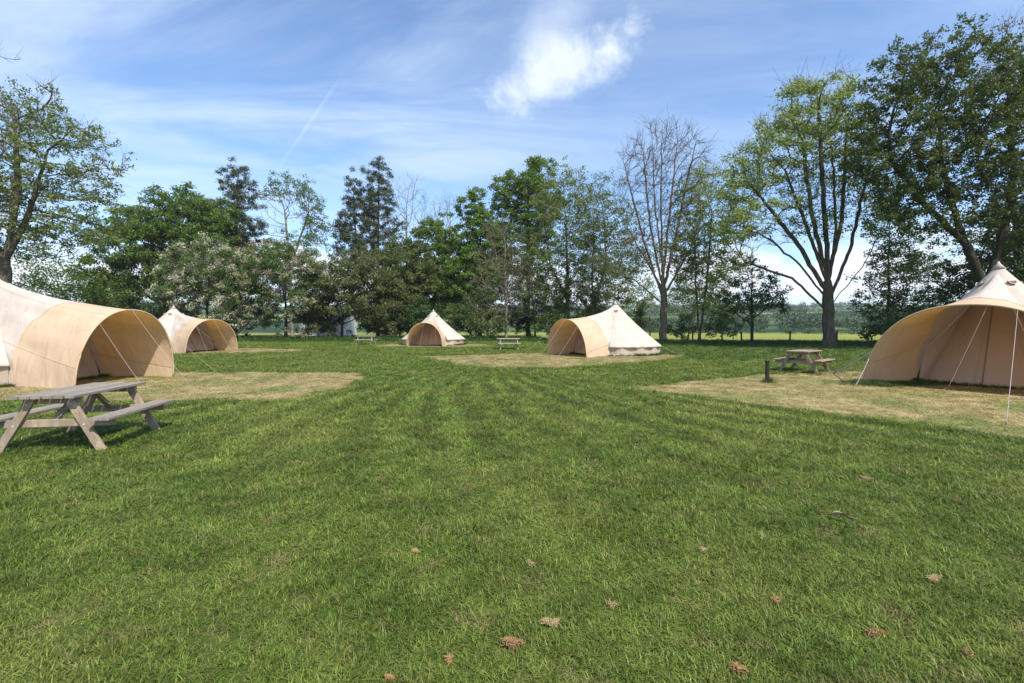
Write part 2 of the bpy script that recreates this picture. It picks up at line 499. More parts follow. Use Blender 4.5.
    cut(0, .67, 'porch_saddle', M['cream'])
    aw = cut(.67, 1, 'awning', M['tan'])
    seamb = MB(); pts = []
    for a, sn, row in G[2:-2]:
        q = .67 * sn ** .7 * NU; k = int(q); p = row[k].lerp(row[k + 1], q - k) + Vector((0, 0, .006))
        pts.append(loc(p))
    seamb.tube(pts, .010, 5); seamb.build('seam_cord', M['tan'], aw)
    hp = MB(); hp.tube([loc(arch(PI * i / 48) + Vector((n[0] * .015, n[1] * .015, 0))) for i in range(49)], .022, 8)
    hp.build('awning_pole', M['pole'], root, True)
    # apex cap and hooded vents
    cap = MB(); ap = cone_pt(S, .0, 0)
    cap.tube([loc((C[0], C[1], S.H - .17)), loc((C[0], C[1], S.H - .03)), loc((C[0], C[1], S.H + .05))], [.165, .05, .018], 12)
    cap.build('apex_cap', M['cream'], root, True)
    for k in range(4):
        th = S.face + PI * .25 + k * PI / 2 + rnd.uniform(-.1, .1)
        c = Vector(cone_pt(S, .17 * S.Re, th)); c2 = Vector(cone_pt(S, .23 * S.Re, th)); d = (c2 - c).normalized()
        sd = Vector((math.cos(th), -math.sin(th), 0)); nm = sd.cross(d); nm = nm if nm.z > 0 else -nm
        vb = MB(); vs = [c + nm * .03]; 
        arc = [c + nm * .045 + sd * (.10 * math.cos(q)) + d * (.13 * math.sin(q)) for q in [PI * z / 10 for z in range(11)]]
        arc2 = [p - nm * .05 for p in arc]
        m_ = len(arc); vs = [loc(p) for p in arc + arc2]
        vb.add(vs, [tuple(range(m_))[::-1], tuple(range(m_, 2 * m_))] + [(i, i + 1, m_ + i + 1, m_ + i) for i in range(m_ - 1)] + [(m_ - 1, 0, m_, 2 * m_ - 1)])
        vo = vb.build('vent', M['vent'], root)
        hb = MB(); hb.tube([loc(p + nm * .008) for p in arc], .016, 5); hb.build('vent_hood', M['cream'], vo, True)
    # guy ropes round the body with pegs
    def rope(a, b, r=.0036, m=M['rope'], nm='guy_rope'):
        a, b = Vector(a), Vector(b); rb = MB()
        pts = [a.lerp(b, k / 8) - Vector((0, 0, .03 * math.sin(PI * k / 8))) for k in range(9)]
        rb.tube([loc(p) for p in pts], r, 5); ro = rb.build(nm, m, root, True)
        pb = MB(); d = Vector((b.x - a.x, b.y - a.y, 0)).normalized()
        pb.tube([loc(b + Vector((0, 0, -.06)) - d * .05), loc(b + Vector((0, 0, .07)) + d * .05)], .010, 6)
        pb.tube([loc(b + Vector((0, 0, .065)) + d * .05), loc(b + Vector((0, 0, .075)) + d * .01)], .008, 5)
        pb.build('peg', M['peg'], ro)
    for k in range(14):
        th = S.face + (k + .5) * 2 * PI / 14
        if abs(math.remainder(th - S.face, 2 * PI)) < thm * 1.05: continue
        if k in exclude_ropes: continue
        e = cone_pt(S, S.Re, th); rr = R + 1.15
        rope(e, (C[0] + rr * math.sin(th), C[1] + rr * math.cos(th), 0), .0035)
    if autoropes:
        for a, sp in ((PI * .30, .9), (PI * .70, -.9), (PI * .5, 0)):
            p = arch(a); rope(p, (ac[0] + n[0] * 1.9 + t[0] * sp * hw, ac[1] + n[1] * 1.9 + t[1] * sp * hw, 0))
    for a, b, r, mm, nmn in ropes:
        rope(arch(a), (b[0], b[1], 0), r, M[mm], nmn)
    if flap:
        fb = MB(); th0 = S.face + thm + .25
        for s_ in flap:
            rows, uvs = [], []
            for i in range(9):
                th = s_[0] + (s_[1] - s_[0]) * i / 8
                rows.append([loc((C[0] + rr * math.sin(th), C[1] + rr * math.cos(th), zz)) for rr, zz in ((R * .97, .10), (R * 1.0, .085 + .02 * math.sin(i * 2.1)), (R * 1.05, .03), (R * 1.09, .02))])
                uvs.append([(.1, .1)] * 4)
            surf('groundsheet_flap', rows, uvs, M['sheet'], root)
    return S

make_tent('large cream bell tent cut off by the left edge, behind the nearest picnic table',
          (-16.0, 14.2), 3.5, 3.0, (.99, -.13), 5.0, 1.5, 2.08, 1, thd=25)
make_tent('smaller cream bell tent facing right, half hidden behind the large left tent',
          (-21.6, 30.0), 2.86, 2.5, (.9, -.43), 3.95, 1.55, 1.98, 2)
make_tent('smallest and farthest bell tent, its round tan porch facing the viewer',
          (-6.65, 39.8), 2.92, 2.6, (-.01, -1), 3.9, 1.36, 1.82, 3, flap=[(PI * .72, PI * .86), (-PI * .62, -PI * .56)])
make_tent('cream bell tent with tan porch facing left, beside the trunk of the tall bare tree',
          (6.0, 27.3), 3.0, 2.5, (-.8, -.6), 3.9, 1.5, 1.95, 4, flap=[(PI * .93, PI * 1.08), (PI * .66, PI * .72)])
FT = make_tent('large bell tent at the right edge, wide open tan porch and pale guy ropes',
          (14.6, 14.1), 3.51, 2.6, (-.80, -.60), 4.2, 2.08, 2.15, 5, autoropes=False, wing=.10,
          ropes=[(PI * .62, (8.15, 7.75), .005, 'rope', 'guy_rope'), (PI * .545, (10.68, 11.57), .0045, 'rope', 'guy_rope'),
                 (PI * .84, (11.1, 10.3), .005, 'rope', 'guy_rope'), (PI * .13, (10.9, 16.0), .022, 'strap', 'storm_strap'),
                 (PI * .10, (9.2, 12.6), .008, 'rope', 'guy_rope')])

# ------------------------------------------------------------------ picnic tables
def picnic_table(label, x, y, rz, L=1.6, mt='wood_top', ml='wood_leg', leggap=.62):
    root = empty('picnic_table', (x, y, 0), rz)
    tag(root, label, 'picnic table', 'wooden picnic tables on the field')
    rnd = random.Random(int(abs(x * 100)))
    top = MB(); n = 6; w = .108
    for k in range(n):
        xx = (k - (n - 1) / 2) * (w + .016)
        e = rnd.uniform(-.008, .008)
        top.beam((xx, -L / 2 + e, .735), (xx, L / 2 + e, .735 + rnd.uniform(-.003, .003)), w, .036)
    top.build('tabletop', M[mt], root)
    for s in (-1, 1):
        b = MB()
        for k in (0, 1):
            xx = s * (.575 + k * .128)
            b.beam((xx, -L / 2 + rnd.uniform(-.01, .01), .442), (xx, L / 2, .442), .118, .036)
        b.build('bench', M[mt], root)
    for e in (-1, 1):
        ye = e * leggap * L / 1.6
        for s in (-1, 1):
            lg = MB(); lg.beam((s * .20, ye + e * .0, .716), (s * .60, ye, 0.0), .045, .098, up=(1, 0, 0) if False else (s * .87, 0, .49))
            lo = lg.build('leg', M[ml], root)
            bt = MB()
            for px_, pz in ((.25, .63), (.40, .36)):
                bt.tube([(s * px_, ye + e * .018, pz), (s * px_, ye + e * .030, pz)], .011, 8)
            bt.build('bolt', M['bolt'], lo)
        c = MB(); c.beam((-.72, ye - e * .048, .376), (.72, ye - e * .048, .376), .044, .095)
        c.build('cross_beam', M[ml], root)
        c = MB(); c.beam((-.33, ye - e * .048, .672), (.33, ye - e * .048, .672), .044, .088)
        c.build('top_batten', M[ml], root)
        c = MB(); c.beam((0, ye - e * .075, .40), (0, ye - e * .47, .715), .07, .045)
        c.build('brace', M[ml], root)
    return root
picnic_table('nearest weathered picnic table, grey planked top, standing before the large left tent', -6.05, 6.66, math.radians(9), 1.5, leggap=.645)
picnic_table('reddish picnic table beside the short black post, left of the right hand tent', 10.3, 16.6, math.radians(-49), 1.5, 'wood_red', 'wood_red')
picnic_table('pale picnic table standing sideways on the grass between the two middle tents', -.25, 31.5, math.radians(97), 1.5, 'wood_pale', 'wood_pale')
picnic_table('farthest picnic table, tiny and pale, left of the smallest tent', -12.1, 39.0, math.radians(88), 1.5, 'wood_pale', 'wood_pale')

# short dark post
po = empty('marker_post', (7.27, 13.4, 0)); tag(po, 'short black post standing alone on the cut straw pitch', 'post')
b = MB(); b.beam((0, 0, -.05), (.012, 0, .60), .085, .085, up=(0, 1, 0), ch=.012); b.build('stake', M['post'], po)
b = MB(); b.beam((.012, 0, .60), (.013, 0, .635), .105, .105, up=(0, 1, 0), ch=.012); b.build('post_cap', M['post'], po)

# ------------------------------------------------------------------ wire fence beyond the trees
fx = [3.8, 8.6, 12.0, 15.6, 19.6, 23.5, 27.2, 31.0, 34.6, 38.0]
fl = empty('wire_fence', (20, 41.0, 0)); tag(fl, 'dark timber post and wire fence along the yellow meadow', 'fence')
def fy(x): return 41.8 - .10 * (x - 3)
rnd = random.Random(3)
for x in fx:
    b = MB(); b.beam((x - 20, fy(x) - 41, -.1), (x - 20 + rnd.uniform(-.03, .03), fy(x) - 41, 1.15 + rnd.uniform(-.06, .06)), .11, .11, up=(0, 1, 0), ch=.015)
    b.build('fence_post', M['fpost'], fl)
for z in (.35, .62, .88, 1.06):
    b = MB(); b.tube([(x - 20, fy(x) - 41 - .06, z) for x in fx], .006, 4); b.build('fence_wire', M['wire'], fl)

# white farm building seen through the hedge
bx = empty('farm_building', (-29.2, 72, 0)); tag(bx, 'white walled low building glimpsed through the bushes', 'building')
b = MB(); b.add([(-3.4, 0, 0), (3.4, 0, 0), (3.4, 6, 0), (-3.4, 6, 0), (-3.4, 0, 2.4), (3.4, 0, 2.4), (3.4, 6, 2.4), (-3.4, 6, 2.4), (-3.4, 3, 4.0), (3.4, 3, 4.0)],
                [(0, 1, 5, 4), (1, 2, 6, 9, 5), (2, 3, 7, 6), (3, 0, 4, 8, 7)])
b.build('wall', M['white'], bx)
b = MB(); b.beam((-3.7, 1.35, 3.22), (3.7, 1.35, 3.22), .12, 3.5, up=(0, .9, .48)); b.beam((-3.7, 4.65, 3.22), (3.7, 4.65, 3.22), .12, 3.5, up=(0, -.9, .48)); b.build('roof', M['roof'], bx)
for wx in (-1.6, 1.5):
    b = MB(); b.beam((wx, -.03, .9), (wx, -.03, 2.0), 1.0, .06, up=(0, 1, 0)); b.build('window', M['post'], bx)

# ------------------------------------------------------------------ trees
def grow(A, stems, step, dk, up, inertia, rng, maxit=160):
    """space colonisation: A attractors, stems = list of polylines (first starts at the base)"""
    P = []; par = []; D = []
    for st in stems:
        prev = -1 if not P else int(np.argmin(np.linalg.norm(np.array(P) - st[0], axis=1)))
        last = np.array(st[0], float)
        if prev < 0: P.append(last); par.append(-1); D.append(np.array([0, 0, 1.0])); prev = 0
        for q in st[1:]:
            q = np.array(q, float); d = q - last; n = max(1, int(np.linalg.norm(d) / step))
            for k in range(1, n + 1):
                p = last + d * k / n + rng.normal(0, .025, 3) * (1 if k < n else 0)
                P.append(p); par.append(prev); D.append(d / max(1e-6, np.linalg.norm(d))); prev = len(P) - 1
            last = q
    P = np.array(P); D = np.array(D); par = list(par)
    def nearest(A, P, base):
        d2 = ((A[:, None, :] - P[None, :, :]) ** 2).sum(-1)
        k = d2.argmin(1); return k + base, np.sqrt(d2[np.arange(len(A)), k])
    near, dist = nearest(A, P, 0)
    stale = np.zeros(len(A), int)
    for it in range(maxit):
        keep = (dist > dk) & (stale < 5)
        A, near, dist, stale = A[keep], near[keep], dist[keep], stale[keep]
        if len(A) == 0: break
        acc = np.zeros_like(P); np.add.at(acc, near, (A - P[near]) / dist[:, None])
        g = np.unique(near)
        v = acc[g]; v /= np.linalg.norm(v, axis=1)[:, None] + 1e-6
        v = v + inertia * D[g] + np.array([0, 0, up]) + rng.normal(0, .12, v.shape)
        v /= np.linalg.norm(v, axis=1)[:, None]
        new = P[g] + v * step
        base = len(P)
        P = np.vstack([P, new]); D = np.vstack([D, v]); par += list(g)
        k, d = nearest(A, new, base)
        better = d < dist - step * .12
        stale = np.where(better, 0, stale + 1)
        near = np.where(d < dist, k, near); dist = np.minimum(d, dist)
    return P, np.array(par)

def tubes(P0, P1, r0, r1, n):
    d = P1 - P0; d /= np.linalg.norm(d, axis=1)[:, None] + 1e-9
    ref = np.where(np.abs(d[:, 2:3]) < .9, np.array([[0, 0, 1.0]]), np.array([[1.0, 0, 0]]))
    a = np.cross(d, ref); a /= np.linalg.norm(a, axis=1)[:, None]; b = np.cross(d, a)
    th = np.arange(n) * 2 * PI / n
    ring = a[:, None, :] * np.cos(th)[None, :, None] + b[:, None, :] * np.sin(th)[None, :, None]
    e = d * np.minimum(r0, .5)[:, None] * .25
    V = np.concatenate([(P0 - e)[:, None, :] + ring * r0[:, None, None], (P1 + e * .6)[:, None, :] + ring * r1[:, None, None]], 1)
    m = len(P0); k = np.arange(n); base = (np.arange(m) * 2 * n)[:, None]
    Q = np.stack([base + k, base + (k + 1) % n, base + n + (k + 1) % n, base + n + k], -1).reshape(-1, 4)
    return V.reshape(-1, 3), Q

def leaves_at(C, L, W, rng, upb=.35, droop=0.0, fold=.0):
    """one rhombic leaf (or leaf spray) per centre"""
    n = len(C)
    d = rng.normal(0, 1, (n, 3)); d[:, 2] -= droop; d /= np.linalg.norm(d, axis=1)[:, None]
    u = rng.normal(0, 1, (n, 3)); u[:, 2] += upb * 2
    s = np.cross(d, u); s /= np.linalg.norm(s, axis=1)[:, None] + 1e-9
    l = L * rng.uniform(.6, 1.3, n)[:, None]; w = W * rng.uniform(.6, 1.3, n)[:, None]
    nn = np.cross(s, d)
    V = np.stack([C - d * l * .5, C + s * w * .5 - nn * fold * l * .2, C + d * l * .5 + nn * l * .08, C - s * w * .5 + nn * fold * l * .2], 1).reshape(-1, 3)
    Q = np.arange(n * 4).reshape(n, 4)
    return V, Q

def leaf_mesh(name, C, L, W, matl, parent, rng, **kw):
    V, Q = leaves_at(C, L, W, rng, **kw)
    o = quads(name, V, Q, matl, parent)
    fattr(o, 'tint', rng.random(len(Q)))
    return o

def tree(kind, label, bx, Y, ells, leaf=None, trunk=(None, None), rt=.25, bark='bark_grey', natt=500, lpn=10, L=.24, sig=.45, seed=0,
         step=.55, dk=None, up=.12, inertia=.35, group='trees along the field edge', stems=None, twig=0, second=None, sec_frac=0,
         second_name='blossom', W=.6, droop=0, ivy=0, bare_top=None, cat='tree', rpow=.46, rmin=.011, zone=None, thin=1.0, depth=1.0, cluster=0):
    rng = np.random.default_rng(seed + 100)
    rt *= .72; air = leaf in ('ash', 'ashlt'); L *= (.88 if Y > 45 else .95); lpn = int(lpn * (2.3 if air else 3.6 if Y > 45 else 2.5)); rpow = max(rpow, .5)
    S = Y / F
    X0 = (bx - 512) * S
    root = empty(kind, (X0, Y, float(hill(np.array(X0), np.array(Y)))))
    tag(root, label, cat, group)
    W_ = lambda px, py, dy=0.0: np.array([(px - 512) * S - X0, dy, CAMH + (HZ - py) * S])
    # attractors
    vol = np.array([e[2] * e[3] * min(e[2], e[3] * 1.3) for e in ells]); cnt = np.maximum(8, (natt * vol / vol.sum()).astype(int))
    A = []
    for e, c in zip(ells, cnt):
        cx, cy, rx, ry = e[:4]; dy = e[4] if len(e) > 4 else 0.0
        q = rng.normal(0, 1, (c, 3)); q /= np.linalg.norm(q, axis=1)[:, None]; q *= rng.random((c, 1)) ** .38
        dr = min(rx, ry * 1.2) * depth
        A.append(W_(cx, cy, dy * S) + q * np.array([rx, dr, ry]) * S)
    A = np.vstack(A); A = A[A[:, 2] > .5]
    if stems is None:
        tx, ty = trunk
        if tx is None: tx, ty = bx, ells[0][1] + ells[0][3] * .8
        top = W_(tx, ty)
        stems_ = [[np.zeros(3), top * np.array([.4, .4, .5]) , top]]
    else:
        stems_ = [[np.zeros(3) if i == 0 and k == 0 else (W_(*q)) for k, q in enumerate(st)] for i, st in enumerate(stems)]
    P, par = grow(A, stems_, step, dk or step * 1.25, up, inertia, rng)
    n = len(P)
    tips = np.zeros(n); ch = np.zeros(n, int)
    for i in range(n - 1, 0, -1):
        pass
    np.add.at(ch, par[1:][par[1:] >= 0], 1)
    tips[ch == 0] = 1
    for i in range(n - 1, 0, -1): tips[par[i]] += tips[i]
    r = np.maximum(rmin, rt * (tips / tips[0]) ** rpow)
    zz = P[:, 2]; r = r * (1 + .45 * np.exp(-zz / .5) * (r > rt * .6))          # root flare
    idx = np.arange(1, n); pi_ = par[1:]
    r1 = r[idx]; r0 = np.minimum(r[pi_], r1 * 1.22)
    big = r1 > .045
    Vs, Qs, off = [], [], 0
    for msk, sides in ((big, 8), (~big, 3)):
        if msk.any():
            V, Q = tubes(P[pi_][msk], P[idx][msk], r0[msk], r1[msk], sides); Vs.append(V); Qs.append(Q + off); off += len(V)
    tipid = np.where(ch == 0)[0]
    if twig:
        base = P[np.repeat(np.where(tips <= 3)[0], twig)]
        pd = P - P[np.maximum(par, 0)]; pd = pd[np.repeat(np.where(tips <= 3)[0], twig)]
        d = pd / (np.linalg.norm(pd, axis=1)[:, None] + 1e-6) + rng.normal(0, .5, base.shape); d[:, 2] += .25
        d *= rng.uniform(.35, .95, (len(d), 1))
        mid = base + d * .55; end = base + d + rng.normal(0, .06, d.shape)
        for a, b, q in ((base, mid, 1.0), (mid, end, .75)):
            V, Q = tubes(a, b, np.full(len(a), rmin * q), np.full(len(a), rmin * q * .75), 3); Vs.append(V); Qs.append(Q + off); off += len(V)
        tw_end = end
    tr = quads('trunk', np.vstack(Vs), np.vstack(Qs), M[bark], root, smooth=True)
    if leaf:
        src = np.where((tips <= 4) & (ch <= 2))[0]
        cpos = P[src]
        if bare_top is not None: cpos = cpos[bare_top(cpos, rng)]
        if thin < 1: cpos = cpos[rng.random(len(cpos)) < thin]
        if cluster:
            cc = np.repeat(cpos, cluster, 0) + rng.normal(0, sig * 1.1, (len(cpos) * cluster, 3)); s2 = sig * .5
        else: cc = cpos; s2 = sig
        C = np.repeat(cc, lpn, 0) + rng.normal(0, s2, (len(cc) * lpn, 3)) * np.array([1, 1, .7])
        C = C[C[:, 2] > .15]
        if second:
            pick = rng.random(len(cc)) ; keyz = np.repeat(pick, lpn)[:len(C)] if len(C) == len(cc) * lpn else rng.random(len(C))
            m2 = keyz < sec_frac
            leaf_mesh(second_name, C[m2] + np.array([0, 0, .05]), L * .8, L * .6, LEAF[second], root, rng, upb=.8)
            C = C[~m2]
        leaf_mesh('crown', C, L, L * W, LEAF[leaf], root, rng, droop=droop)
    if ivy:
        zmax = ivy; k = np.where((r > rt * .28) & (P[:, 2] < zmax) & (P[:, 2] > .5))[0]
        C = np.repeat(P[k], 60, 0); q = rng.normal(0, 1, C.shape); q /= np.linalg.norm(q, axis=1)[:, None]
        C = C + q * (np.repeat(r[k], 60)[:, None] + rng.random((len(C), 1)) * .22)
        leaf_mesh('ivy', C, .2, .16, LEAF['dark' if ivy < 20 else 'haw'], root, rng)
    return root

# --- left hand ash and neighbours
tree('ash_tree', 'large sparse olive leaved ash rising behind the large left tent', 2, 36,
     [(-10, 170, 95, 95), (45, 165, 68, 85), (75, 232, 45, 45), (-70, 200, 80, 90), (90, 190, 34, 24)], 'ash', stems=[[(2, 345), (4, 290), (6, 245)], [(6, 262), (28, 215), (48, 150)], [(5, 270), (-25, 190)], [(6, 262), (18, 190), (15, 120)]],
     rt=.55, bark='bark_grey', natt=900, lpn=11, L=.20, sig=.34, seed=1, step=.5, twig=3, thin=.8, cluster=2)
tree('bare_tree', 'bare twigs of a tree at the upper left corner, above the olive ash', -75, 33, [(-75, 130, 80, 95), (-20, 50, 40, 14)], None, rt=.4,
     bark='bark_pale', natt=420, seed=2, twig=3)
tree('broadleaf_tree', 'dense mid green rounded tree left of the first dark pine, behind the second tent', 165, 56,
     [(150, 255, 50, 52), (187, 222, 46, 33), (120, 285, 32, 35), (200, 265, 40, 40)], 'broad', rt=.4, natt=900, lpn=26, L=.30, sig=.55, seed=3, step=.8, bark='bark_dark', cluster=2)
tree('sapling_thicket', 'dark low thicket tree between the olive ash and the dense green tree', 75, 50,
     [(70, 295, 40, 28), (35, 300, 35, 22), (105, 305, 25, 22), (50, 275, 30, 20)], 'broad', rt=.16, natt=360, lpn=18, L=.28, sig=.5, seed=4, step=.7, bark='bark_dark')
def pine_ells(cx, top, bot, w, n, rng, dx=0):
    out = []
    for i in range(n):
        k = i / (n - 1); y = top + (bot - top) * k
        rw = w * (.36 + .64 * k ** .75) * rng.uniform(.8, 1.2)
        out.append((cx + rng.uniform(-.30, .30) * rw + dx * k, y, rw, (bot - top) / n * .7))
    return out
rp = random.Random(5)
tree('pine_tree', 'dark pine with a single pointed top behind the white blossom bushes', 234, 60, pine_ells(236, 174, 262, 34, 8, rp) + [(205, 212, 22, 12), (222, 240, 32, 20)],
     'pine', trunk=(238, 172), rt=.35, bark='bark_pine', natt=800, lpn=26, L=.40, W=.22, sig=.45, seed=6, step=.6, up=.02, inertia=.2, cluster=2)
tree('hawthorn', 'broad hawthorn bush tree covered in white may blossom, right of the second tent', 207, 49,
     [(208, 272, 42, 36), (230, 292, 32, 42), (180, 292, 28, 34)], 'haw', rt=.22, natt=620, lpn=24, L=.22, sig=.42, seed=7, step=.6, second='blossom', sec_frac=.5, bark='bark_dark', cluster=2, trunk=(207, 310))
tree('hawthorn', 'hawthorn with fading brownish white blossom, under the ash with the green top tufts', 286, 50,
     [(284, 270, 40, 34), (300, 290, 28, 40), (262, 290, 26, 42)], 'haw', rt=.22, natt=620, lpn=24, L=.22, sig=.42, seed=8, step=.6, second='blossomt', sec_frac=.42, bark='bark_dark', cluster=2, trunk=(286, 308))
tree('ash_tree', 'thin ash with green tufts at its top, between the two pines', 292, 64,
     [(288, 200, 32, 22), (312, 232, 17, 34), (275, 225, 18, 30), (308, 205, 18, 18)], 'haw', stems=[[(292, 335), (290, 260)], [(290, 262), (285, 215)], [(290, 268), (308, 215)]], rt=.3, natt=520, lpn=6, L=.26, sig=.42, seed=9, step=.6, twig=2, bark='bark_pale',
     bare_top=lambda c, g: (c[:, 0] > 1.6) | (c[:, 2] > 19.2), cluster=2)
tree('pine_tree', 'tall dark pine with two uneven tops, above the far small picnic table', 378, 62,
     pine_ells(379, 170, 268, 33, 9, rp) + pine_ells(353, 186, 268, 22, 7, rp), 'pine', stems=[[(378, 335), (378, 250), (379, 168)], [(377, 275), (356, 240), (353, 188)]], rt=.38, bark='bark_pine', natt=1000, lpn=26, L=.40, W=.22, sig=.45, seed=10, step=.6, up=.02, inertia=.2, cluster=2)
tree('bare_tree', 'pale leafless tree just right of the twin topped pine', 408, 70, [(406, 215, 26, 42)], None, rt=.26, bark='bark_pale', natt=420, seed=11, twig=3, trunk=(408, 275), up=.25)
tree('bare_tree', 'pale leafless tree crown showing over the round green tree left of the bright one', 450, 72, [(450, 228, 26, 36)], None, rt=.26, bark='bark_pale', natt=420, seed=12, twig=3, trunk=(450, 280), up=.25)
tree('willow_bush', 'olive and straw coloured spreading bush behind the far small picnic table', 342, 52,
     [(340, 295, 36, 34), (362, 285, 30, 36), (325, 312, 26, 24), (380, 300, 30, 34)], 'olive', rt=.18, natt=620, lpn=20, L=.26, sig=.45, seed=13, step=.6, second='straw', sec_frac=.22, second_name='dry_tips', bark='bark_dark', cluster=2, trunk=(342, 318))
tree('broadleaf_tree', 'olive green small tree directly left behind the smallest tent', 412, 55,
     [(410, 275, 26, 40), (400, 305, 30, 28)], 'olive', rt=.2, natt=460, lpn=22, L=.28, sig=.5, seed=14, step=.65, bark='bark_dark', cluster=2)
tree('broadleaf_tree', 'rounded mid green tree behind the peak of the smallest tent', 440, 60,
     [(438, 255, 28, 38), (430, 285, 30, 36), (455, 280, 26, 36)], 'broad', rt=.28, natt=620, lpn=24, L=.30, sig=.5, seed=15, step=.7, bark='bark_dark', cluster=2)
tree('broadleaf_tree', 'bright green upright tree left of the tallest middle tree', 480, 58,
     [(480, 225, 24, 34), (482, 262, 30, 40), (470, 285, 34, 30)], 'bright', rt=.3, natt=720, lpn=24, L=.30, sig=.48, seed=16, step=.7, bark='bark_dark', cluster=2)
tree('broadleaf_tree', 'tall middle tree with bright green top over brown twiggy lower limbs', 528, 58,
     [(535, 178, 18, 22), (515, 192, 24, 20), (535, 215, 30, 40), (520, 240, 28, 36)], 'bright', rt=.34, natt=820, lpn=22, L=.29, sig=.45, seed=17, step=.65, twig=2, bark='bark_grey', cluster=2,
     bare_top=lambda c, g: (c[:, 2] > 18.5 + g.normal(0, 1.2, len(c))) | (g.random(len(c)) < .62))
tree('twiggy_tree', 'brown half bare twiggy tree behind the middle picnic table', 506, 50,
     [(505, 262, 28, 48), (520, 290, 24, 34), (490, 292, 24, 34)], 'olive', rt=.2, natt=560, lpn=7, L=.22, sig=.4, seed=18, step=.55, twig=3, bark='bark_pale', thin=.55, second='bud', sec_frac=.3, second_name='dry_foliage', trunk=(506, 300))
tree('ash_tree', 'half leafed tree with ivy dark trunk standing behind the porch of the middle tent', 567, 50,
     [(565, 205, 34, 42), (560, 250, 34, 42), (545, 275, 30, 40), (585, 240, 26, 46)], 'ash', rt=.26, natt=820, lpn=9, L=.24, sig=.42, seed=19, step=.55, twig=2, bark='bark_grey', thin=.8, stems=[[(567, 340), (568, 285), (566, 225)], [(568, 300), (550, 265), (545, 230)]], ivy=8, cluster=2)
tree('ash_tree', 'slender two stemmed half leafed tree just left of the tall bare tree', 594, 48,
     [(600, 215, 36, 40), (615, 255, 34, 44), (592, 262, 30, 46), (628, 240, 20, 34)], 'ash', rt=.22, natt=860, lpn=9, L=.23, sig=.42, seed=20, step=.55, twig=2, bark='bark_grey', thin=.72, stems=[[(594, 342), (592, 280), (594, 225)], [(593, 310), (606, 265), (604, 215)]], ivy=5, cluster=2)
tree('bare_tree', 'tall bare tree with fan of upright leafless branches and brown trunk', 663, 41,
     [(663, 178, 48, 56), (663, 235, 40, 40), (625, 262, 30, 22), (690, 262, 24, 26)], 'ash', rt=.42, bark='bark_tan', natt=1700, lpn=9, L=.18, sig=.35, seed=21, step=.45, twig=4, up=.16, inertia=.3, rpow=.52,
     stems=[[(663, 344), (664, 300), (662, 258), (661, 205), (662, 140)], [(663, 300), (645, 245), (632, 195), (623, 160)], [(662, 285), (650, 225), (643, 150)],
            [(663, 292), (676, 235), (686, 185), (694, 150)], [(663, 280), (669, 220), (677, 145)], [(663, 268), (655, 205), (652, 140)], [(663, 297), (690, 250), (706, 205)], [(664, 305), (635, 280), (612, 272)], [(663, 290), (640, 250), (618, 210)]],
     bare_top=lambda c, g: (c[:, 2] < 8.5) & (g.random(len(c)) < .65))
tree('ash_tree', 'multi stemmed tree with yellow green leaf tufts between the bare tree and the great ash', 700, 42,
     [(705, 205, 34, 40), (692, 235, 28, 40), (720, 250, 28, 44), (700, 290, 32, 28)], 'ashlt', rt=.19, natt=820, lpn=10, L=.21, sig=.36, seed=22, step=.5, twig=2, bark='bark_grey', thin=.8, cluster=2,
     stems=[[(700, 344), (696, 290), (694, 230)], [(700, 335), (707, 280), (712, 215)], [(699, 338), (680, 300), (676, 285)]])
tree('hawthorn', 'small dark bushy tree by the fence, left of the great ash', 752, 39,
     [(748, 292, 30, 24), (770, 300, 22, 18), (735, 310, 20, 18), (752, 270, 20, 16)], 'dark', rt=.16, natt=460, lpn=17, L=.19, sig=.34, seed=23, step=.45, bark='bark_dark', cluster=2, thin=.4, trunk=(752, 318))
tree('ash_tree', 'great ash with light green leaf tufts, behind the reddish picnic table', 829, 34,
     [(815, 112, 40, 40), (775, 165, 36, 52), (835, 165, 46, 60), (745, 180, 16, 40), (800, 215, 60, 36), (872, 190, 24, 50), (745, 235, 30, 28), (735, 190, 18, 40), (750, 268, 26, 14)], 'ashlt', rt=.52, natt=1500, lpn=22, L=.20, sig=.26, seed=24, step=.42, twig=3, up=.15, inertia=.4, bark='bark_grey', rpow=.5,
     stems=[[(829, 350), (828, 305), (828, 275)], [(828, 285), (806, 225), (785, 170)], [(828, 275), (824, 210), (820, 130)], [(829, 300), (850, 250), (866, 180)], [(828, 280), (842, 220), (846, 140)], [(827, 300), (800, 265), (770, 240)], [(828, 282), (812, 215), (802, 140)], [(828, 290), (836, 230), (832, 150)], [(828, 295), (795, 240), (755, 190)], [(829, 312), (792, 278), (745, 262)], [(830, 306), (862, 268), (884, 226)]],
     thin=.72, cluster=0, bare_top=lambda c, g: ((c[:, 2] > 8.0) & (np.hypot(c[:, 0] + 1, c[:, 1]) + np.maximum(c[:, 2] - 11, 0) * .8 > 3.9)) | (g.random(len(c)) < .2))
tree('oak_tree', 'huge dark green oak with leaning trunk at the right edge, over the right tent', 1003, 28,
     [(935, 95, 66, 62), (900, 145, 55, 62), (975, 160, 62, 60), (1010, 110, 50, 70), (940, 205, 60, 34), (1035, 190, 50, 70)], 'oak', rt=.42, natt=1650, lpn=15, L=.17, sig=.27, seed=25, step=.42, bark='bark_dark', cluster=2, thin=.88,
     stems=[[(1003, 352), (985, 290), (958, 225), (940, 160)], [(985, 290), (1005, 230), (1015, 160)], [(966, 245), (920, 200), (890, 160)]])
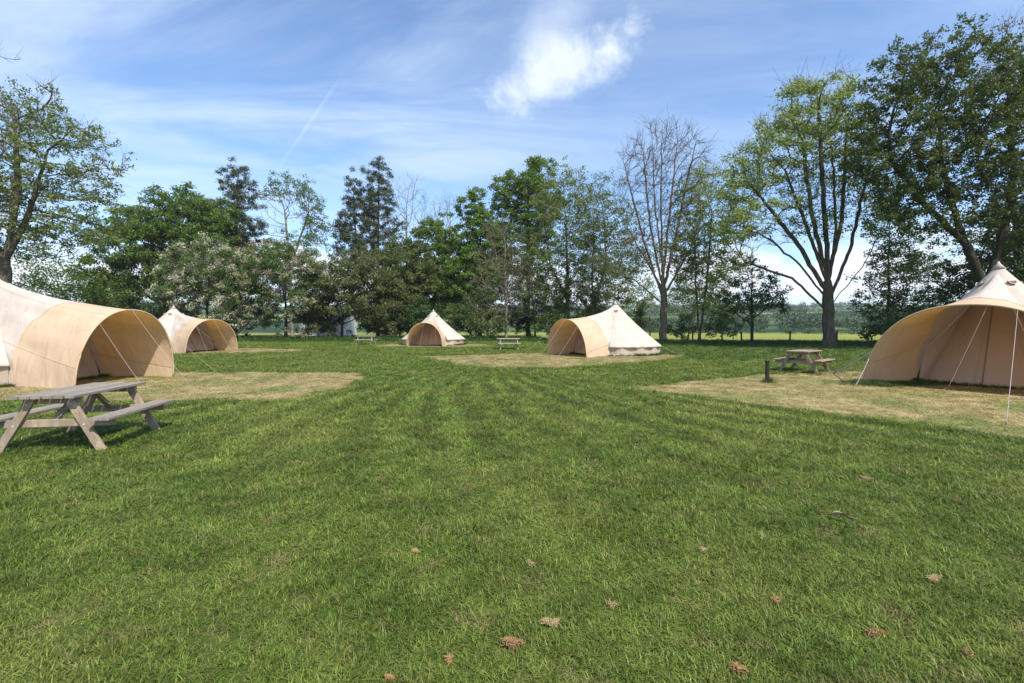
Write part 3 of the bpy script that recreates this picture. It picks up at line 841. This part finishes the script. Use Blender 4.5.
tree('dark_tree', 'thin dark stemmed tree with low dark leaves just left behind the right tent', 889, 36,
     [(890, 292, 30, 28), (905, 262, 32, 24), (875, 310, 22, 18), (888, 225, 22, 30), (930, 285, 30, 26)], 'dark', rt=.15, natt=680, lpn=16, L=.18, sig=.34, seed=26, step=.45, bark='bark_dark', cluster=2, thin=.7, stems=[[(889, 345), (888, 270), (890, 205)]])
tree('dark_tree', 'dark bushy tree right behind the peak of the right tent', 1035, 32,
     [(1020, 250, 44, 44), (985, 285, 34, 28), (1050, 280, 40, 40)], 'dark', rt=.2, natt=620, lpn=18, L=.2, sig=.36, seed=27, step=.5, bark='bark_dark', cluster=2)
tree('bare_tree', 'brown budded thin tree top at the upper right corner above the oak', 1018, 36,
     [(1005, 60, 22, 42), (1030, 90, 26, 60)], 'bud', rt=.2, natt=420, lpn=4, L=.2, sig=.35, seed=28, step=.5, twig=3, bark='bark_pale', stems=[[(1018, 346), (1015, 200), (1010, 90)]])
tree('hazel_thicket', 'airy olive green thicket low behind the middle picnic table and tall middle tree', 535, 54,
     [(520, 295, 30, 28), (548, 300, 30, 26), (535, 275, 26, 24)], 'haw', rt=.14, natt=420, lpn=9, L=.24, sig=.42, seed=41, step=.55, twig=2, bark='bark_grey', cluster=2, thin=.8, trunk=(535, 320))
tree('hazel_thicket', 'airy green thicket low behind the peak of the middle tent', 612, 55,
     [(590, 298, 30, 26), (620, 300, 28, 24), (640, 288, 24, 26), (605, 280, 26, 24)], 'ash', rt=.14, natt=420, lpn=10, L=.24, sig=.42, seed=42, step=.55, twig=2, bark='bark_grey', cluster=2, thin=.8, trunk=(612, 320))
tree('hazel_thicket', 'thin green thicket low between the bare tree and the small dark bushy tree', 688, 50,
     [(680, 296, 22, 24), (705, 300, 22, 22), (725, 300, 18, 20)], 'ash', rt=.12, natt=320, lpn=8, L=.22, sig=.4, seed=43, step=.5, twig=2, bark='bark_grey', cluster=2, thin=.7, trunk=(690, 322))
# understorey bushes
BUSH = [
    ('dark evergreen bush behind the second tent porch', 160, 52, [(160, 312, 28, 22)], 'dark'),
    ('dark bush at the foot of the white blossom hawthorn', 232, 53, [(232, 318, 24, 20)], 'dark'),
    ('shady bush beneath the fading blossom hawthorn, left of the straw coloured bush', 318, 56, [(318, 315, 22, 20)], 'dark'),
    ('low dark bush behind the far picnic table on its right', 385, 56, [(385, 318, 24, 20)], 'dark'),
    ('dark bush directly behind the smallest tent', 428, 52, [(428, 315, 26, 22)], 'dark'),
    ('dark bush to the right of the smallest tent', 470, 52, [(470, 312, 26, 24)], 'haw'),
    ('olive shrub left of the middle picnic table', 488, 49, [(488, 322, 16, 15)], 'olive'),
    ('shrub at the foot of the tall middle tree', 530, 56, [(530, 315, 24, 20)], 'haw'),
    ('shrub behind the porch of the middle tent', 556, 49, [(556, 322, 20, 14)], 'haw'),
    ('round green shrub behind the peak of the middle tent', 600, 50, [(598, 312, 26, 20)], 'broad'),
    ('dark shrub between the middle tent and the bare tree trunk', 640, 52, [(638, 318, 20, 16)], 'dark'),
    ('shrub against the fence between bare tree and multi stemmed tree', 682, 46, [(682, 326, 16, 11)], 'haw'),
    ('dark shrub under the multi stemmed tree', 722, 44, [(722, 322, 18, 14)], 'dark'),
    ('dark shrub under the thin dark stemmed tree', 905, 34, [(905, 325, 32, 22)], 'dark'),
    ('dark shrub left behind the large left tent', 28, 46, [(25, 312, 40, 20)], 'dark'),
    ('dark shrub seen over the porch of the large left tent', 110, 54, [(112, 316, 30, 20)], 'dark'),
]
for i, (lb, bx_, Y, e, lf) in enumerate(BUSH):
    rb_ = random.Random(i); cx, cy, rx, ry = e[0]
    e = [(cx + rb_.uniform(-.3, .3) * rx, cy + ry * .25, rx * .9, ry * .7), (cx + rb_.uniform(-.9, -.4) * rx, cy + ry * rb_.uniform(.1, .5), rx * .55, ry * .5), (cx + rb_.uniform(.3, .8) * rx, cy - ry * rb_.uniform(0, .5), rx * .45, ry * .45), (cx + rb_.uniform(-.4, .4) * rx, cy - ry * .6, rx * .35, ry * .4)]
    tree('bush', lb, bx_, Y, e, lf, rt=.09, natt=170, thin=.7 if 480 < bx_ < 760 else .95, twig=1, lpn=16, L=.24, sig=.4, seed=60 + i, step=.5, bark='bark_dark', group='understorey bushes along the tree belt', cat='bush', trunk=(bx_, HZ + 6), cluster=2)

# far hedges and woods, one mass
def far_wood():
    rng = np.random.default_rng(77)
    C = []; Sz = []
    lines = [((-60, 132), (150, 126), 150, 3.0), ((-150, 200), (300, 230), 420, 7), ((-120, 330), (420, 300), 420, 9), ((60, 420), (600, 470), 360, 10), ((-400, 560), (700, 600), 700, 12), ((-700, 850), (1100, 900), 800, 14), ((-1200, 1350), (1900, 1450), 1100, 16)]
    for (a, b, n, h) in lines:
        u = rng.random(n); x = a[0] + (b[0] - a[0]) * u + rng.normal(0, h * .6, n); y = a[1] + (b[1] - a[1]) * u + rng.normal(0, h * 1.2, n)
        keep = np.sin(x * .021 + a[1]) + np.sin(x * .057 + 2 * a[1]) * .6 > .05
        x, y = x[keep], y[keep]; z0 = hill(x, y)
        hh = h * rng.uniform(.35, 1.0, len(x))
        for k in range(len(x)):
            m_ = 110 if a[1] < 260 else 50
            q = rng.normal(0, 1, (m_, 3)); q /= np.linalg.norm(q, axis=1)[:, None]; q *= rng.random((m_, 1)) ** .33
            q = q * np.array([hh[k] * .55, hh[k] * .55, hh[k] * .5]) + np.array([x[k], y[k], z0[k] + hh[k] * .45])
            C.append(q); Sz.append(np.full(m_, hh[k] * .16))
    C = np.vstack(C); Sz = np.concatenate(Sz)
    V, Q = leaves_at(C, 1.0, .8, rng)
    V = (V.reshape(-1, 4, 3) - C[:, None, :]) * Sz[:, None, None] + C[:, None, :]
    o = quads('distant_woods', V.reshape(-1, 3), Q, LEAF['far']); fattr(o, 'tint', rng.random(len(Q)))
    tag(o, 'far woods and hedges on the hills beyond the meadow', 'woods', kind='stuff')
far_wood()

# ------------------------------------------------------------------ cut pitches
def inpoly(x, y, poly):
    c = np.zeros(x.shape, bool); n = len(poly)
    for i in range(n):
        (x1, y1), (x2, y2) = poly[i], poly[(i + 1) % n]
        if y1 == y2: continue
        k = ((y1 > y) != (y2 > y)) & (x < (x2 - x1) * (y - y1) / (y2 - y1) + x1); c ^= k
    return c
PADS = {
    'left': [(-19.5, 10.6), (-8.0, 10.1), (-4.9, 10.4), (-4.3, 12.6), (-5.0, 16.3), (-12.0, 16.4), (-19.5, 17.0)],
    'right': [(3.05, 12.3), (6.0, 8.7), (9.6, 4.3), (17.5, 10.0), (14.5, 17.5), (8.9, 15.9), (5.6, 13.9)],
    'middle': [(-4.9, 24.6), (-1.4, 18.4), (1.8, 18.0), (7.0, 21.8), (9.8, 25.6), (6.0, 28.6), (1.0, 27.4)],
    'far': [(-11.5, 40.5), (-10.4, 35.2), (-5, 34.6), (-1.6, 35.8), (-2.0, 40.5)],
    'corner': [(-24.0, 33.2), (-22, 26.6), (-16.5, 26.8), (-12.8, 29.2), (-13.6, 31.4), (-18, 33.4)],
}
RAG = {}
for k, poly in PADS.items():
    rg = random.Random(len(k)); pts = []
    for i in range(len(poly)):
        a, b = poly[i], poly[(i + 1) % len(poly)]; d = math.hypot(b[0] - a[0], b[1] - a[1]); m_ = max(2, int(d / .12))
        for j in range(m_):
            u = j / m_; w = .10 * math.sin(j * .31 + i) + rg.uniform(-.09, .09)
            nx, ny = (b[1] - a[1]) / d, -(b[0] - a[0]) / d
            pts.append((a[0] + (b[0] - a[0]) * u + nx * w, a[1] + (b[1] - a[1]) * u + ny * w))
    RAG[k] = pts
    me = bpy.data.meshes.new('cut_pitch'); me.from_pydata([(x, y, .004) for x, y in pts], [], [tuple(range(len(pts)))]); me.update(); me.materials.append(M['pitch'])
    o = bpy.data.objects.new('cut_grass_pitch', me); COL.objects.link(o); tag(o, kind='structure')

# ------------------------------------------------------------------ grass: tufts on points (geometry nodes)
def tuft(name, nb, rad, h, w, rng, dryf, lean=.6, m=None):
    Vs, Qs, tint, dry = [], [], [], []
    for b in range(nb):
        a = rng.uniform(0, 2 * PI); rr = rad * math.sqrt(rng.random()); x, y = rr * math.cos(a), rr * math.sin(a)
        t = rng.random(); dr = 1.0 if rng.random() < dryf else 0.0
        d = rng.uniform(0, 2 * PI); hh = h * rng.uniform(.45, 1.15) * (.55 if dr else 1); ln = hh * lean * rng.uniform(.1, 1.3) * (2.2 if dr else 1)
        dx, dy = math.cos(d), math.sin(d); sx, sy = -dy * w / 2, dx * w / 2
        base = len(Vs)
        for k, wd in ((0, .8), (.5, 1.0)):
            px, py = x + dx * ln * k * k, y + dy * ln * k * k
            Vs += [(px + sx * wd, py + sy * wd, hh * k - .004), (px - sx * wd, py - sy * wd, hh * k - .004)]
        Vs.append((x + dx * ln, y + dy * ln, hh * (1 - .22 * lean * (ln / hh))))
        Qs.append((base, base + 1, base + 3, base + 2)); Qs.append((base + 2, base + 3, base + 4, base + 4))
        tint += [t, t]; dry += [dr, dr]
    Q = np.array(Qs); q4 = Q[0::2]; t3 = Q[1::2][:, :3]
    o = quads(name, Vs, [q4, t3], m, link=False)
    n = len(q4)
    fattr(o, 'tint', np.concatenate([tint[0::2], tint[1::2]])); fattr(o, 'dry', np.concatenate([dry[0::2], dry[1::2]]))
    return o

def scatter(name, X, Y, sxy, sz, tufts, seed, kind='stuff', label=None):
    n = len(X)
    me = bpy.data.meshes.new(name); me.vertices.add(n)
    me.vertices.foreach_set('co', np.stack([X, Y, np.zeros(n)], -1).astype(np.float32).ravel())
    a = me.attributes.new('scl', 'FLOAT_VECTOR', 'POINT'); a.data.foreach_set('vector', np.stack([sxy, sxy, sz], -1).astype(np.float32).ravel())
    o = bpy.data.objects.new(name, me); COL.objects.link(o)
    col = bpy.data.collections.new(name + '_tufts')
    for t in tufts: col.objects.link(t)
    ng = bpy.data.node_groups.new(name, 'GeometryNodeTree')
    ng.interface.new_socket('Geometry', in_out='INPUT', socket_type='NodeSocketGeometry'); ng.interface.new_socket('Geometry', in_out='OUTPUT', socket_type='NodeSocketGeometry')
    N = ng.nodes; Lk = ng.links
    gi, go = N.new('NodeGroupInput'), N.new('NodeGroupOutput')
    ip = N.new('GeometryNodeInstanceOnPoints'); ci = N.new('GeometryNodeCollectionInfo'); ci.inputs['Collection'].default_value = col
    ci.inputs['Separate Children'].default_value = True; ci.inputs['Reset Children'].default_value = True
    ip.inputs['Pick Instance'].default_value = True
    rv = N.new('FunctionNodeRandomValue'); rv.data_type = 'FLOAT_VECTOR'; rv.inputs[0].default_value = (-.12, -.12, 0); rv.inputs[1].default_value = (.12, .12, 6.283)
    rv.inputs['Seed'].default_value = seed
    na = N.new('GeometryNodeInputNamedAttribute'); na.data_type = 'FLOAT_VECTOR'; na.inputs['Name'].default_value = 'scl'
    ri = N.new('FunctionNodeRandomValue'); ri.data_type = 'INT'; ri.inputs[4].default_value = 0; ri.inputs[5].default_value = len(tufts) - 1; ri.inputs['Seed'].default_value = seed + 5
    mp = N.new('GeometryNodeMeshToPoints')
    Lk.new(gi.outputs[0], mp.inputs[0]); Lk.new(mp.outputs[0], ip.inputs['Points']); Lk.new(ci.outputs[0], ip.inputs['Instance'])
    Lk.new(ri.outputs[2], ip.inputs['Instance Index']); Lk.new(rv.outputs[0], ip.inputs['Rotation']); Lk.new(na.outputs[0], ip.inputs['Scale'])
    Lk.new(ip.outputs[0], go.inputs[0])
    md = o.modifiers.new('tufts', 'NODES'); md.node_group = ng
    tag(o, label, 'grass', kind=kind)
    return o

def sample(n0, y0, y1, p, rng, half=1.16, extra=1.7):
    """points over the visible wedge, density falling with distance as (y0/y)^p from n0 per square metre"""
    yy = np.linspace(y0, y1, 600); dens = n0 * (yy[0] / yy) ** p; wid = 2 * (half * yy + extra)
    cum = np.cumsum(dens * wid) * (yy[1] - yy[0]); N = int(cum[-1])
    y = np.interp(rng.random(N) * cum[-1], cum, yy); x = (rng.random(N) * 2 - 1) * (half * y + extra)
    return x, y
def tent_mask(x, y, grow_=0.0):
    k = np.zeros(x.shape, bool)
    for S in TENTS:
        k |= np.hypot(x - S.C[0], y - S.C[1]) < S.R * .97 + grow_
        dx, dy = x - S.C[0], y - S.C[1]; a = dx * S.n[0] + dy * S.n[1]; b = np.abs(dx * S.n[1] - dy * S.n[0])
    return k
def pad_mask(x, y):
    k = np.zeros(x.shape, bool)
    for poly in RAG.values():
        xs = [p[0] for p in poly]; ys = [p[1] for p in poly]
        bb = (x > min(xs)) & (x < max(xs)) & (y > min(ys)) & (y < max(ys))
        idx = np.where(bb)[0]
        if len(idx): k[idx] |= inpoly(x[idx], y[idx], poly)
    return k
rng = np.random.default_rng(5); trng = random.Random(9)
lawn_t = [tuft('grass_tuft', 22, .062, .050, .0044, trng, .15, 1.15, M['blade']) for _ in range(6)]
x, y = sample(1080, 1.6, 66, 1.22, rng)
# beyond the fence on the right it is meadow
pm = pad_mask(x + rng.normal(0, .06, len(x)), y + rng.normal(0, .08, len(x))); tm = tent_mask(x, y)
k = ~pm & ~tm & ~((y > 42) & (x > 4))
x2, y2 = x[k], y[k]
s = np.clip((y2 / 2.6) ** .62, 1, 5.2) * rng.uniform(.7, 1.3, len(x2))
hz = np.clip((y2 / 3.0) ** .36, .95, 2.3) * rng.uniform(.55, 1.25, len(x2))
lump = (.8 + .4 * (np.sin(x2 * 2.1 + 1.3 * np.sin(y2 * 1.1)) * np.sin(y2 * 1.7 + np.sin(x2 * .9)) * .5 + .5)) * (.85 + .3 * np.sin(x2 * 9.1 + 2 * np.sin(y2 * 5.3)) * np.sin(y2 * 8.3 + x2 * 3.1))
hz *= lump
scatter('lawn_grass', x2, y2, s, hz, lawn_t, 1, label='short green mown lawn grass of the camp field')
# straw stubble on the pitches
straw_t = [tuft('straw_tuft', 16, .060, .030, .0042, trng, 0, 2.2, M['straw']) for _ in range(4)]
k = pm & ~tm
x3, y3 = x[k], y[k]; k = (rng.random(len(x3)) < .85); x3, y3 = x3[k], y3[k]
s = np.clip((y3 / 2.6) ** .60, 1, 4) * rng.uniform(.7, 1.3, len(x3))
scatter('straw_stubble', x3, y3, s, np.clip((y3 / 4) ** .3, .9, 1.6) * rng.uniform(.5, 1.2, len(x3)), straw_t, 2, label='pale cut straw and stubble on the tent pitches')
# green regrowth between the straw
k = pm & ~tm & (rng.random(len(x)) < .16)
x3, y3 = x[k], y[k]
# long grass round tents, pads' rims and under the trees
LX, LY, LS, LH = [], [], [], []
for S in TENTS:
    m_ = 620
    th = rng.uniform(0, 2 * PI, m_); rr = S.R * (1.0 + .07 * rng.random(m_))
    fr = np.abs((th - S.face + PI) % (2 * PI) - PI) < .8
    LX.append(S.C[0] + rr * np.sin(th)); LY.append(S.C[1] + rr * np.cos(th)); LS.append(np.full(m_, 1.0)); LH.append(rng.uniform(.28, .75, m_) * np.where(fr, .7, 1))
def blob(cx, cy, rx, ry, n, h0, h1, s=1.2):
    a = rng.normal(0, .5, (n, 2)); LX.append(cx + a[:, 0] * rx); LY.append(cy + a[:, 1] * ry); LS.append(np.full(n, s)); LH.append(rng.uniform(h0, h1, n))
blob(10.1, 12.9, .9, .45, 160, .25, .6, .9); blob(11.2, 13.1, .8, .3, 90, .25, .5, .9)
blob(7.3, 13.4, .16, .10, 14, .4, .9, .7)
x4 = rng.uniform(-62, 3, 7000); y4 = rng.uniform(47, 56, 7000) - np.abs(rng.normal(0, 3, 7000)) * .5
LX.append(x4); LY.append(y4); LS.append(np.full(len(x4), 2.2)); LH.append(rng.uniform(.6, 2.2, len(x4)))
x4 = rng.uniform(3, 34, 6500); y4 = fy(x4) - np.abs(rng.normal(0, 2.2, len(x4))) + .6
LX.append(x4); LY.append(y4); LS.append(np.full(len(x4), 1.9)); LH.append(rng.uniform(.6, 1.9, len(x4)) * np.clip(1.1 - (fy(x4) - y4) / 7, .45, 1.1))
x4 = rng.uniform(8, 34, 2600); y4 = fy(x4) - rng.uniform(3, 20, len(x4)) ; kk = (y4 > 18.5) & (x4 > 8.6); x4, y4 = x4[kk], y4[kk]
LX.append(x4); LY.append(y4); LS.append(np.full(len(x4), 1.5)); LH.append(rng.uniform(.3, .8, len(x4)))
# under the left tent's front and tables
for (tx, ty) in ((-6.13, 6.86), (10.0, 16.5), (-.25, 31.5), (-12.1, 39)): blob(tx, ty, 1.3, 1.3, 130, .16, .36, .8)
long_t = [tuft('long_grass_tuft', 22, .10, .26, .009, trng, .05, .55, M['lush']) for _ in range(4)]
scatter('long_grass', np.concatenate(LX), np.concatenate(LY), np.concatenate(LS), np.concatenate(LH), long_t, 3, label='longer uncut grass round the tents and along the tree belt')

# ------------------------------------------------------------------ dead grass clumps and litter on the lawn
def litter(name, label, px, py, w, h, n, m, group=None, cat='grass clump', seed=0, hgt=.035):
    x, y = gp(px, py); rng_ = random.Random(seed); b = MB()
    S = y / F * .8
    rx, ry = w * S * .5, max(.03, h * y * y / (F * CAMH) * .30)
    lob = [(rng_.uniform(-.6, .6) * rx, rng_.uniform(-.6, .6) * ry, rng_.uniform(.25, .7)) for _ in range(4)]
    main = rng_.uniform(0, 3.1)
    for k in range(int(n * 1.5)):
        lx, ly, ls = rng_.choice(lob)
        cx, cy = lx + rng_.gauss(0, .4) * rx * ls, ly + rng_.gauss(0, .4) * ry * ls
        l = rng_.uniform(.006, .024); d = main + rng_.gauss(0, .8); zt = rng_.uniform(.012, .012 + hgt * .55); e = rng_.uniform(-.008, .008)
        p0 = (cx - math.cos(d) * l, cy - math.sin(d) * l, zt - e); p1 = (cx + rng_.gauss(0, .003), cy + rng_.gauss(0, .003), zt + .002); p2 = (cx + math.cos(d) * l, cy + math.sin(d) * l, zt + e)
        w_ = rng_.uniform(.0012, .0034); b.tube([p0, p1, p2], [w_ * .6, w_, w_ * .5], 4)
    o = b.build(name, M[m]); o.location = (x, y, 0)
    tag(o, label, cat, group); return o
LIT = 'dead grass clumps scattered over the lawn'
litter('dead_grass_clump', 'largest reddish brown dead grass clump at the bottom centre of the lawn', 516, 649, 32, 16, 170, 'deadgrass', LIT, seed=1, hgt=.05)
litter('dead_grass_clump', 'straw coloured curved dead grass clump up right of the largest reddish clump', 551, 627, 26, 14, 120, 'palegrass', LIT, seed=2)
litter('dead_grass_clump', 'brown dead grass clump at the bottom edge right of centre', 742, 675, 24, 16, 120, 'deadgrass', LIT, seed=3, hgt=.045)
litter('dead_grass_clump', 'pale straw clump alone on the lower right lawn', 934, 581, 24, 10, 90, 'palegrass', LIT, seed=4)
litter('dead_grass_clump', 'twin brown clump near the bottom on the right, below the pale straw clump', 877, 637, 26, 12, 100, 'deadgrass', LIT, seed=5)
litter('dead_grass_clump', 'brown dead grass clump on the lawn left of the pitch with the black post', 866, 480, 20, 7, 60, 'palegrass', LIT, seed=6)
litter('dead_grass_clump', 'straw clump in a row below the right hand pitch', 840, 478, 12, 6, 40, 'palegrass', LIT, seed=7)
SM = 'small scrap of dead brown grass lying on the lawn'
for i, (px, py, w, m_) in enumerate(((775, 603, 9, 'deadgrass'), (612, 607, 18, 'palegrass'), (530, 566, 10, 'palegrass'), (968, 657, 12, 'deadgrass'), (958, 504, 8, 'deadgrass'), (450, 664, 10, 'deadgrass'), (415, 553, 14, 'palegrass'), (704, 552, 10, 'palegrass'), (391, 680, 12, 'deadgrass'))):
    litter('dead_grass_scrap', SM, px, py, w, 6, 34, m_, 'small scraps of dead grass on the lawn', seed=20 + i, hgt=.03)
x, y = gp(839, 521)
lf = empty('fallen_leaf', (x, y, 0)); tag(lf, 'grey curled fallen leaf with a twig on the right part of the lawn', 'leaf')
b = MB(); pts = []
for i in range(9):
    u = i / 8; w = .028 * math.sin(PI * min(1, u * .95 + .03)); z = .055 + .02 * math.sin(u * 5)
    pts += [(u * .13 - .06, u * -.10 + w, z + .015), (u * .13 - .06, u * -.10, z), (u * .13 - .06, u * -.10 - w, z + .017)]
b.add(pts, [(i * 3 + k, i * 3 + k + 1, i * 3 + 4 + k, i * 3 + 3 + k) for i in range(8) for k in (0, 1)])
b.build('leaf_blade', M['deadleaf'], lf)
b = MB(); b.tube([(-.10, .10, .045), (-.05, .05, .06), (.02, -.02, .062), (.10, -.08, .05)], .004, 5); b.build('twig', M['deadgrass'], lf)

# ------------------------------------------------------------------ sky and sun
SUN_EL, SUN_AZ = math.radians(51), math.atan2(.55, -.83)      # azimuth of the sun measured from +Y towards +X
w = bpy.data.worlds.new('World'); sc.world = w; w.use_nodes = True
nt = NT(w.node_tree); nt.n.clear()
wo = nt.new('ShaderNodeOutputWorld')
sky = nt.new('ShaderNodeTexSky', sky_type='NISHITA'); sky.sun_disc = False
sky.sun_elevation = SUN_EL; sky.sun_rotation = SUN_AZ; sky.air_density = 1.0; sky.dust_density = .6; sky.ozone_density = 1.6
d = nt.new('ShaderNodeTexCoord').outputs['Generated']
dx, dy, dz = nt.sep(d)
zz = nt.math('MAXIMUM', dz, .02)
den = nt.math('ADD', zz, .12)
pl = nt.comb(nt.math('DIVIDE', dx, den), nt.math('DIVIDE', dy, den), 0.0)
# high cirrus veils
c1 = nt.noise(nt.mapping(pl, (.55, 1.5, 1), (0, 0, math.radians(28)), (3.1, 1.7, 0)), 1.1, 7, .62, 1.1)
c2 = nt.noise(nt.mapping(pl, (.5, .6, 1), (0, 0, 0), (7.3, 2.2, 0)), .9, 4, .5, .4)
cir = nt.math('MULTIPLY', nt.ramp(c1, .28, .74), nt.ramp(c2, .30, .58))
left = nt.math('SUBTRACT', 1.0, nt.math('MULTIPLY', nt.ramp(nt.math('DIVIDE', dx, nt.math('MAXIMUM', dy, .05)), -.35, .35), .45))
cir = nt.math('MULTIPLY', nt.math('MULTIPLY', cir, left), .66)
# one small cumulus, fixed in the sky
def blobmask(az, el, ra, re, rot, edge, nscale, amt, dens):
    v = Vector((math.sin(az) * math.cos(el), math.cos(az) * math.cos(el), math.sin(el)))
    right = Vector((math.cos(az), -math.sin(az), 0)); upv = right.cross(v)
    a = nt.vmath('DOT_PRODUCT', d, tuple(right)).outputs['Value']; b = nt.vmath('DOT_PRODUCT', d, tuple(upv)).outputs['Value']
    cr, sr = math.cos(rot), math.sin(rot)
    a2 = nt.math('ADD', nt.math('MULTIPLY', a, cr), nt.math('MULTIPLY', b, sr)); b2 = nt.math('SUBTRACT', nt.math('MULTIPLY', b, cr), nt.math('MULTIPLY', a, sr))
    q = nt.math('SQRT', nt.math('ADD', nt.math('POWER', nt.math('DIVIDE', nt.math('ABSOLUTE', a2), ra), 2.0), nt.math('POWER', nt.math('DIVIDE', nt.math('ABSOLUTE', b2), re), 2.0)))
    front = nt.vmath('DOT_PRODUCT', d, tuple(v)).outputs['Value']
    n_ = nt.noise(d, nscale, 7, .62, .3)
    m_ = nt.math('ADD', nt.math('SUBTRACT', 1.0, q), nt.math('MULTIPLY', nt.math('SUBTRACT', n_, .5), amt))
    return nt.math('MULTIPLY', nt.math('MULTIPLY', nt.ramp(m_, -.12, edge), dens), nt.ramp(front, 0.0, .3))
def ang(px, py):
    v = Vector((px - 512, F, HZ - py)).normalized(); return math.atan2(v.x, v.y), math.asin(v.z)
az, el = ang(562, 72)
cum = blobmask(az, el, .150, .056, math.radians(24), 1.05, 12, 3.2, .58)
az, el = ang(604, 50)
cum = nt.math('MAXIMUM', cum, blobmask(az, el, .085, .036, math.radians(18), .95, 13, 2.8, .70))
az, el = ang(535, 62)
veil = blobmask(az, el, .13, .07, math.radians(55), 1.0, 6, 1.6, .40)
# contrail
az, el = ang(310, 122); az2, el2 = ang(335, 84)
trail = blobmask(az, el, .115, .0042, math.atan2(el2 - el, (az2 - az) * math.cos(el)), .9, 20, 1.0, .16)
# low bank of cumulus near the horizon
lowc = nt.comb(nt.math('ARCTAN2', dx, dy), nt.math('MULTIPLY', dz, 2.4), .0)
ln_ = nt.noise(lowc, 5.2, 7, .58, .2)
band = nt.math('MULTIPLY', nt.ramp(dz, .015, .06), nt.math('SUBTRACT', 1.0, nt.ramp(dz, .10, .22)))
low = nt.math('MULTIPLY', nt.ramp(nt.math('ADD', ln_, nt.math('MULTIPLY', band, .30)), .63, .82), band)
low = nt.math('MULTIPLY', low, .92)
skyc = nt.vmath('SCALE', nt.mix(1.0, sky.outputs[0], (.86, .98, 1.10), 'MULTIPLY')); nt.put(skyc.inputs['Scale'], 1.05)
c = skyc.outputs[0]
WH = (5.6, 6.0, 6.6)
for f_, col in ((cir, (4.3, 5.0, 5.9)), (veil, WH), (trail, WH), (low, (5.6, 5.8, 6.2)), (cum, (5.9, 6.15, 6.5))):
    c = nt.mix(f_, c, col)
bg = nt.new('ShaderNodeBackground'); nt.put(bg.inputs[0], c); bg.inputs[1].default_value = .13
nt.l.new(bg.outputs[0], wo.inputs[0])

sl = bpy.data.lights.new('sun', 'SUN'); sl.energy = 4.0; sl.angle = math.radians(.55); sl.color = (1.0, .945, .86)
so = bpy.data.objects.new('sun', sl); COL.objects.link(so)
sd = Vector((math.sin(SUN_AZ) * math.cos(SUN_EL), math.cos(SUN_AZ) * math.cos(SUN_EL), math.sin(SUN_EL)))
so.rotation_euler = sd.to_track_quat('Z', 'Y').to_euler(); so.location = sd * 60

# ------------------------------------------------------------------ haze
m = bpy.data.materials.new('haze_air'); m.use_nodes = True; nt = NT(m.node_tree); nt.n.clear()
out = nt.new('ShaderNodeOutputMaterial'); pv = nt.new('ShaderNodeVolumePrincipled')
pv.inputs['Color'].default_value = (.80, .88, 1, 1); pv.inputs['Density'].default_value = HAZE; nt.l.new(pv.outputs[0], out.inputs['Volume'])
b = MB(); q = 3400
b.add([(-q, -q, -3), (q, -q, -3), (q, q, -3), (-q, q, -3), (-q, -q, 110), (q, -q, 110), (q, q, 110), (-q, q, 110)],
      [(3, 2, 1, 0), (4, 5, 6, 7), (0, 1, 5, 4), (1, 2, 6, 5), (2, 3, 7, 6), (3, 0, 4, 7)])
if HAZE: tag(b.build('haze', m), kind='stuff')

# ------------------------------------------------------------------ camera
cd = bpy.data.cameras.new('camera'); cd.sensor_width = 36; cd.lens = 36 * F / 1024; cd.shift_y = -(341.5 - HZ) / 1024
cd.clip_start = .05; cd.clip_end = 8000
co = bpy.data.objects.new('camera', cd); COL.objects.link(co); co.location = (0, 0, CAMH); co.rotation_euler = (PI / 2, 0, 0)
sc.camera = co
vs = sc.view_settings; vs.view_transform = 'Standard'; vs.look = 'None'; vs.gamma = 1; vs.exposure = .70; vs.use_curve_mapping = False
sc.cycles.use_denoising = True; sc.cycles.denoiser = 'OPENIMAGEDENOISE'; sc.cycles.denoising_input_passes = 'RGB_ALBEDO_NORMAL'
sc.cycles.max_bounces = 6; sc.cycles.volume_bounces = 0; sc.cycles.transparent_max_bounces = 4; sc.cycles.diffuse_bounces = 3; sc.cycles.transmission_bounces = 4
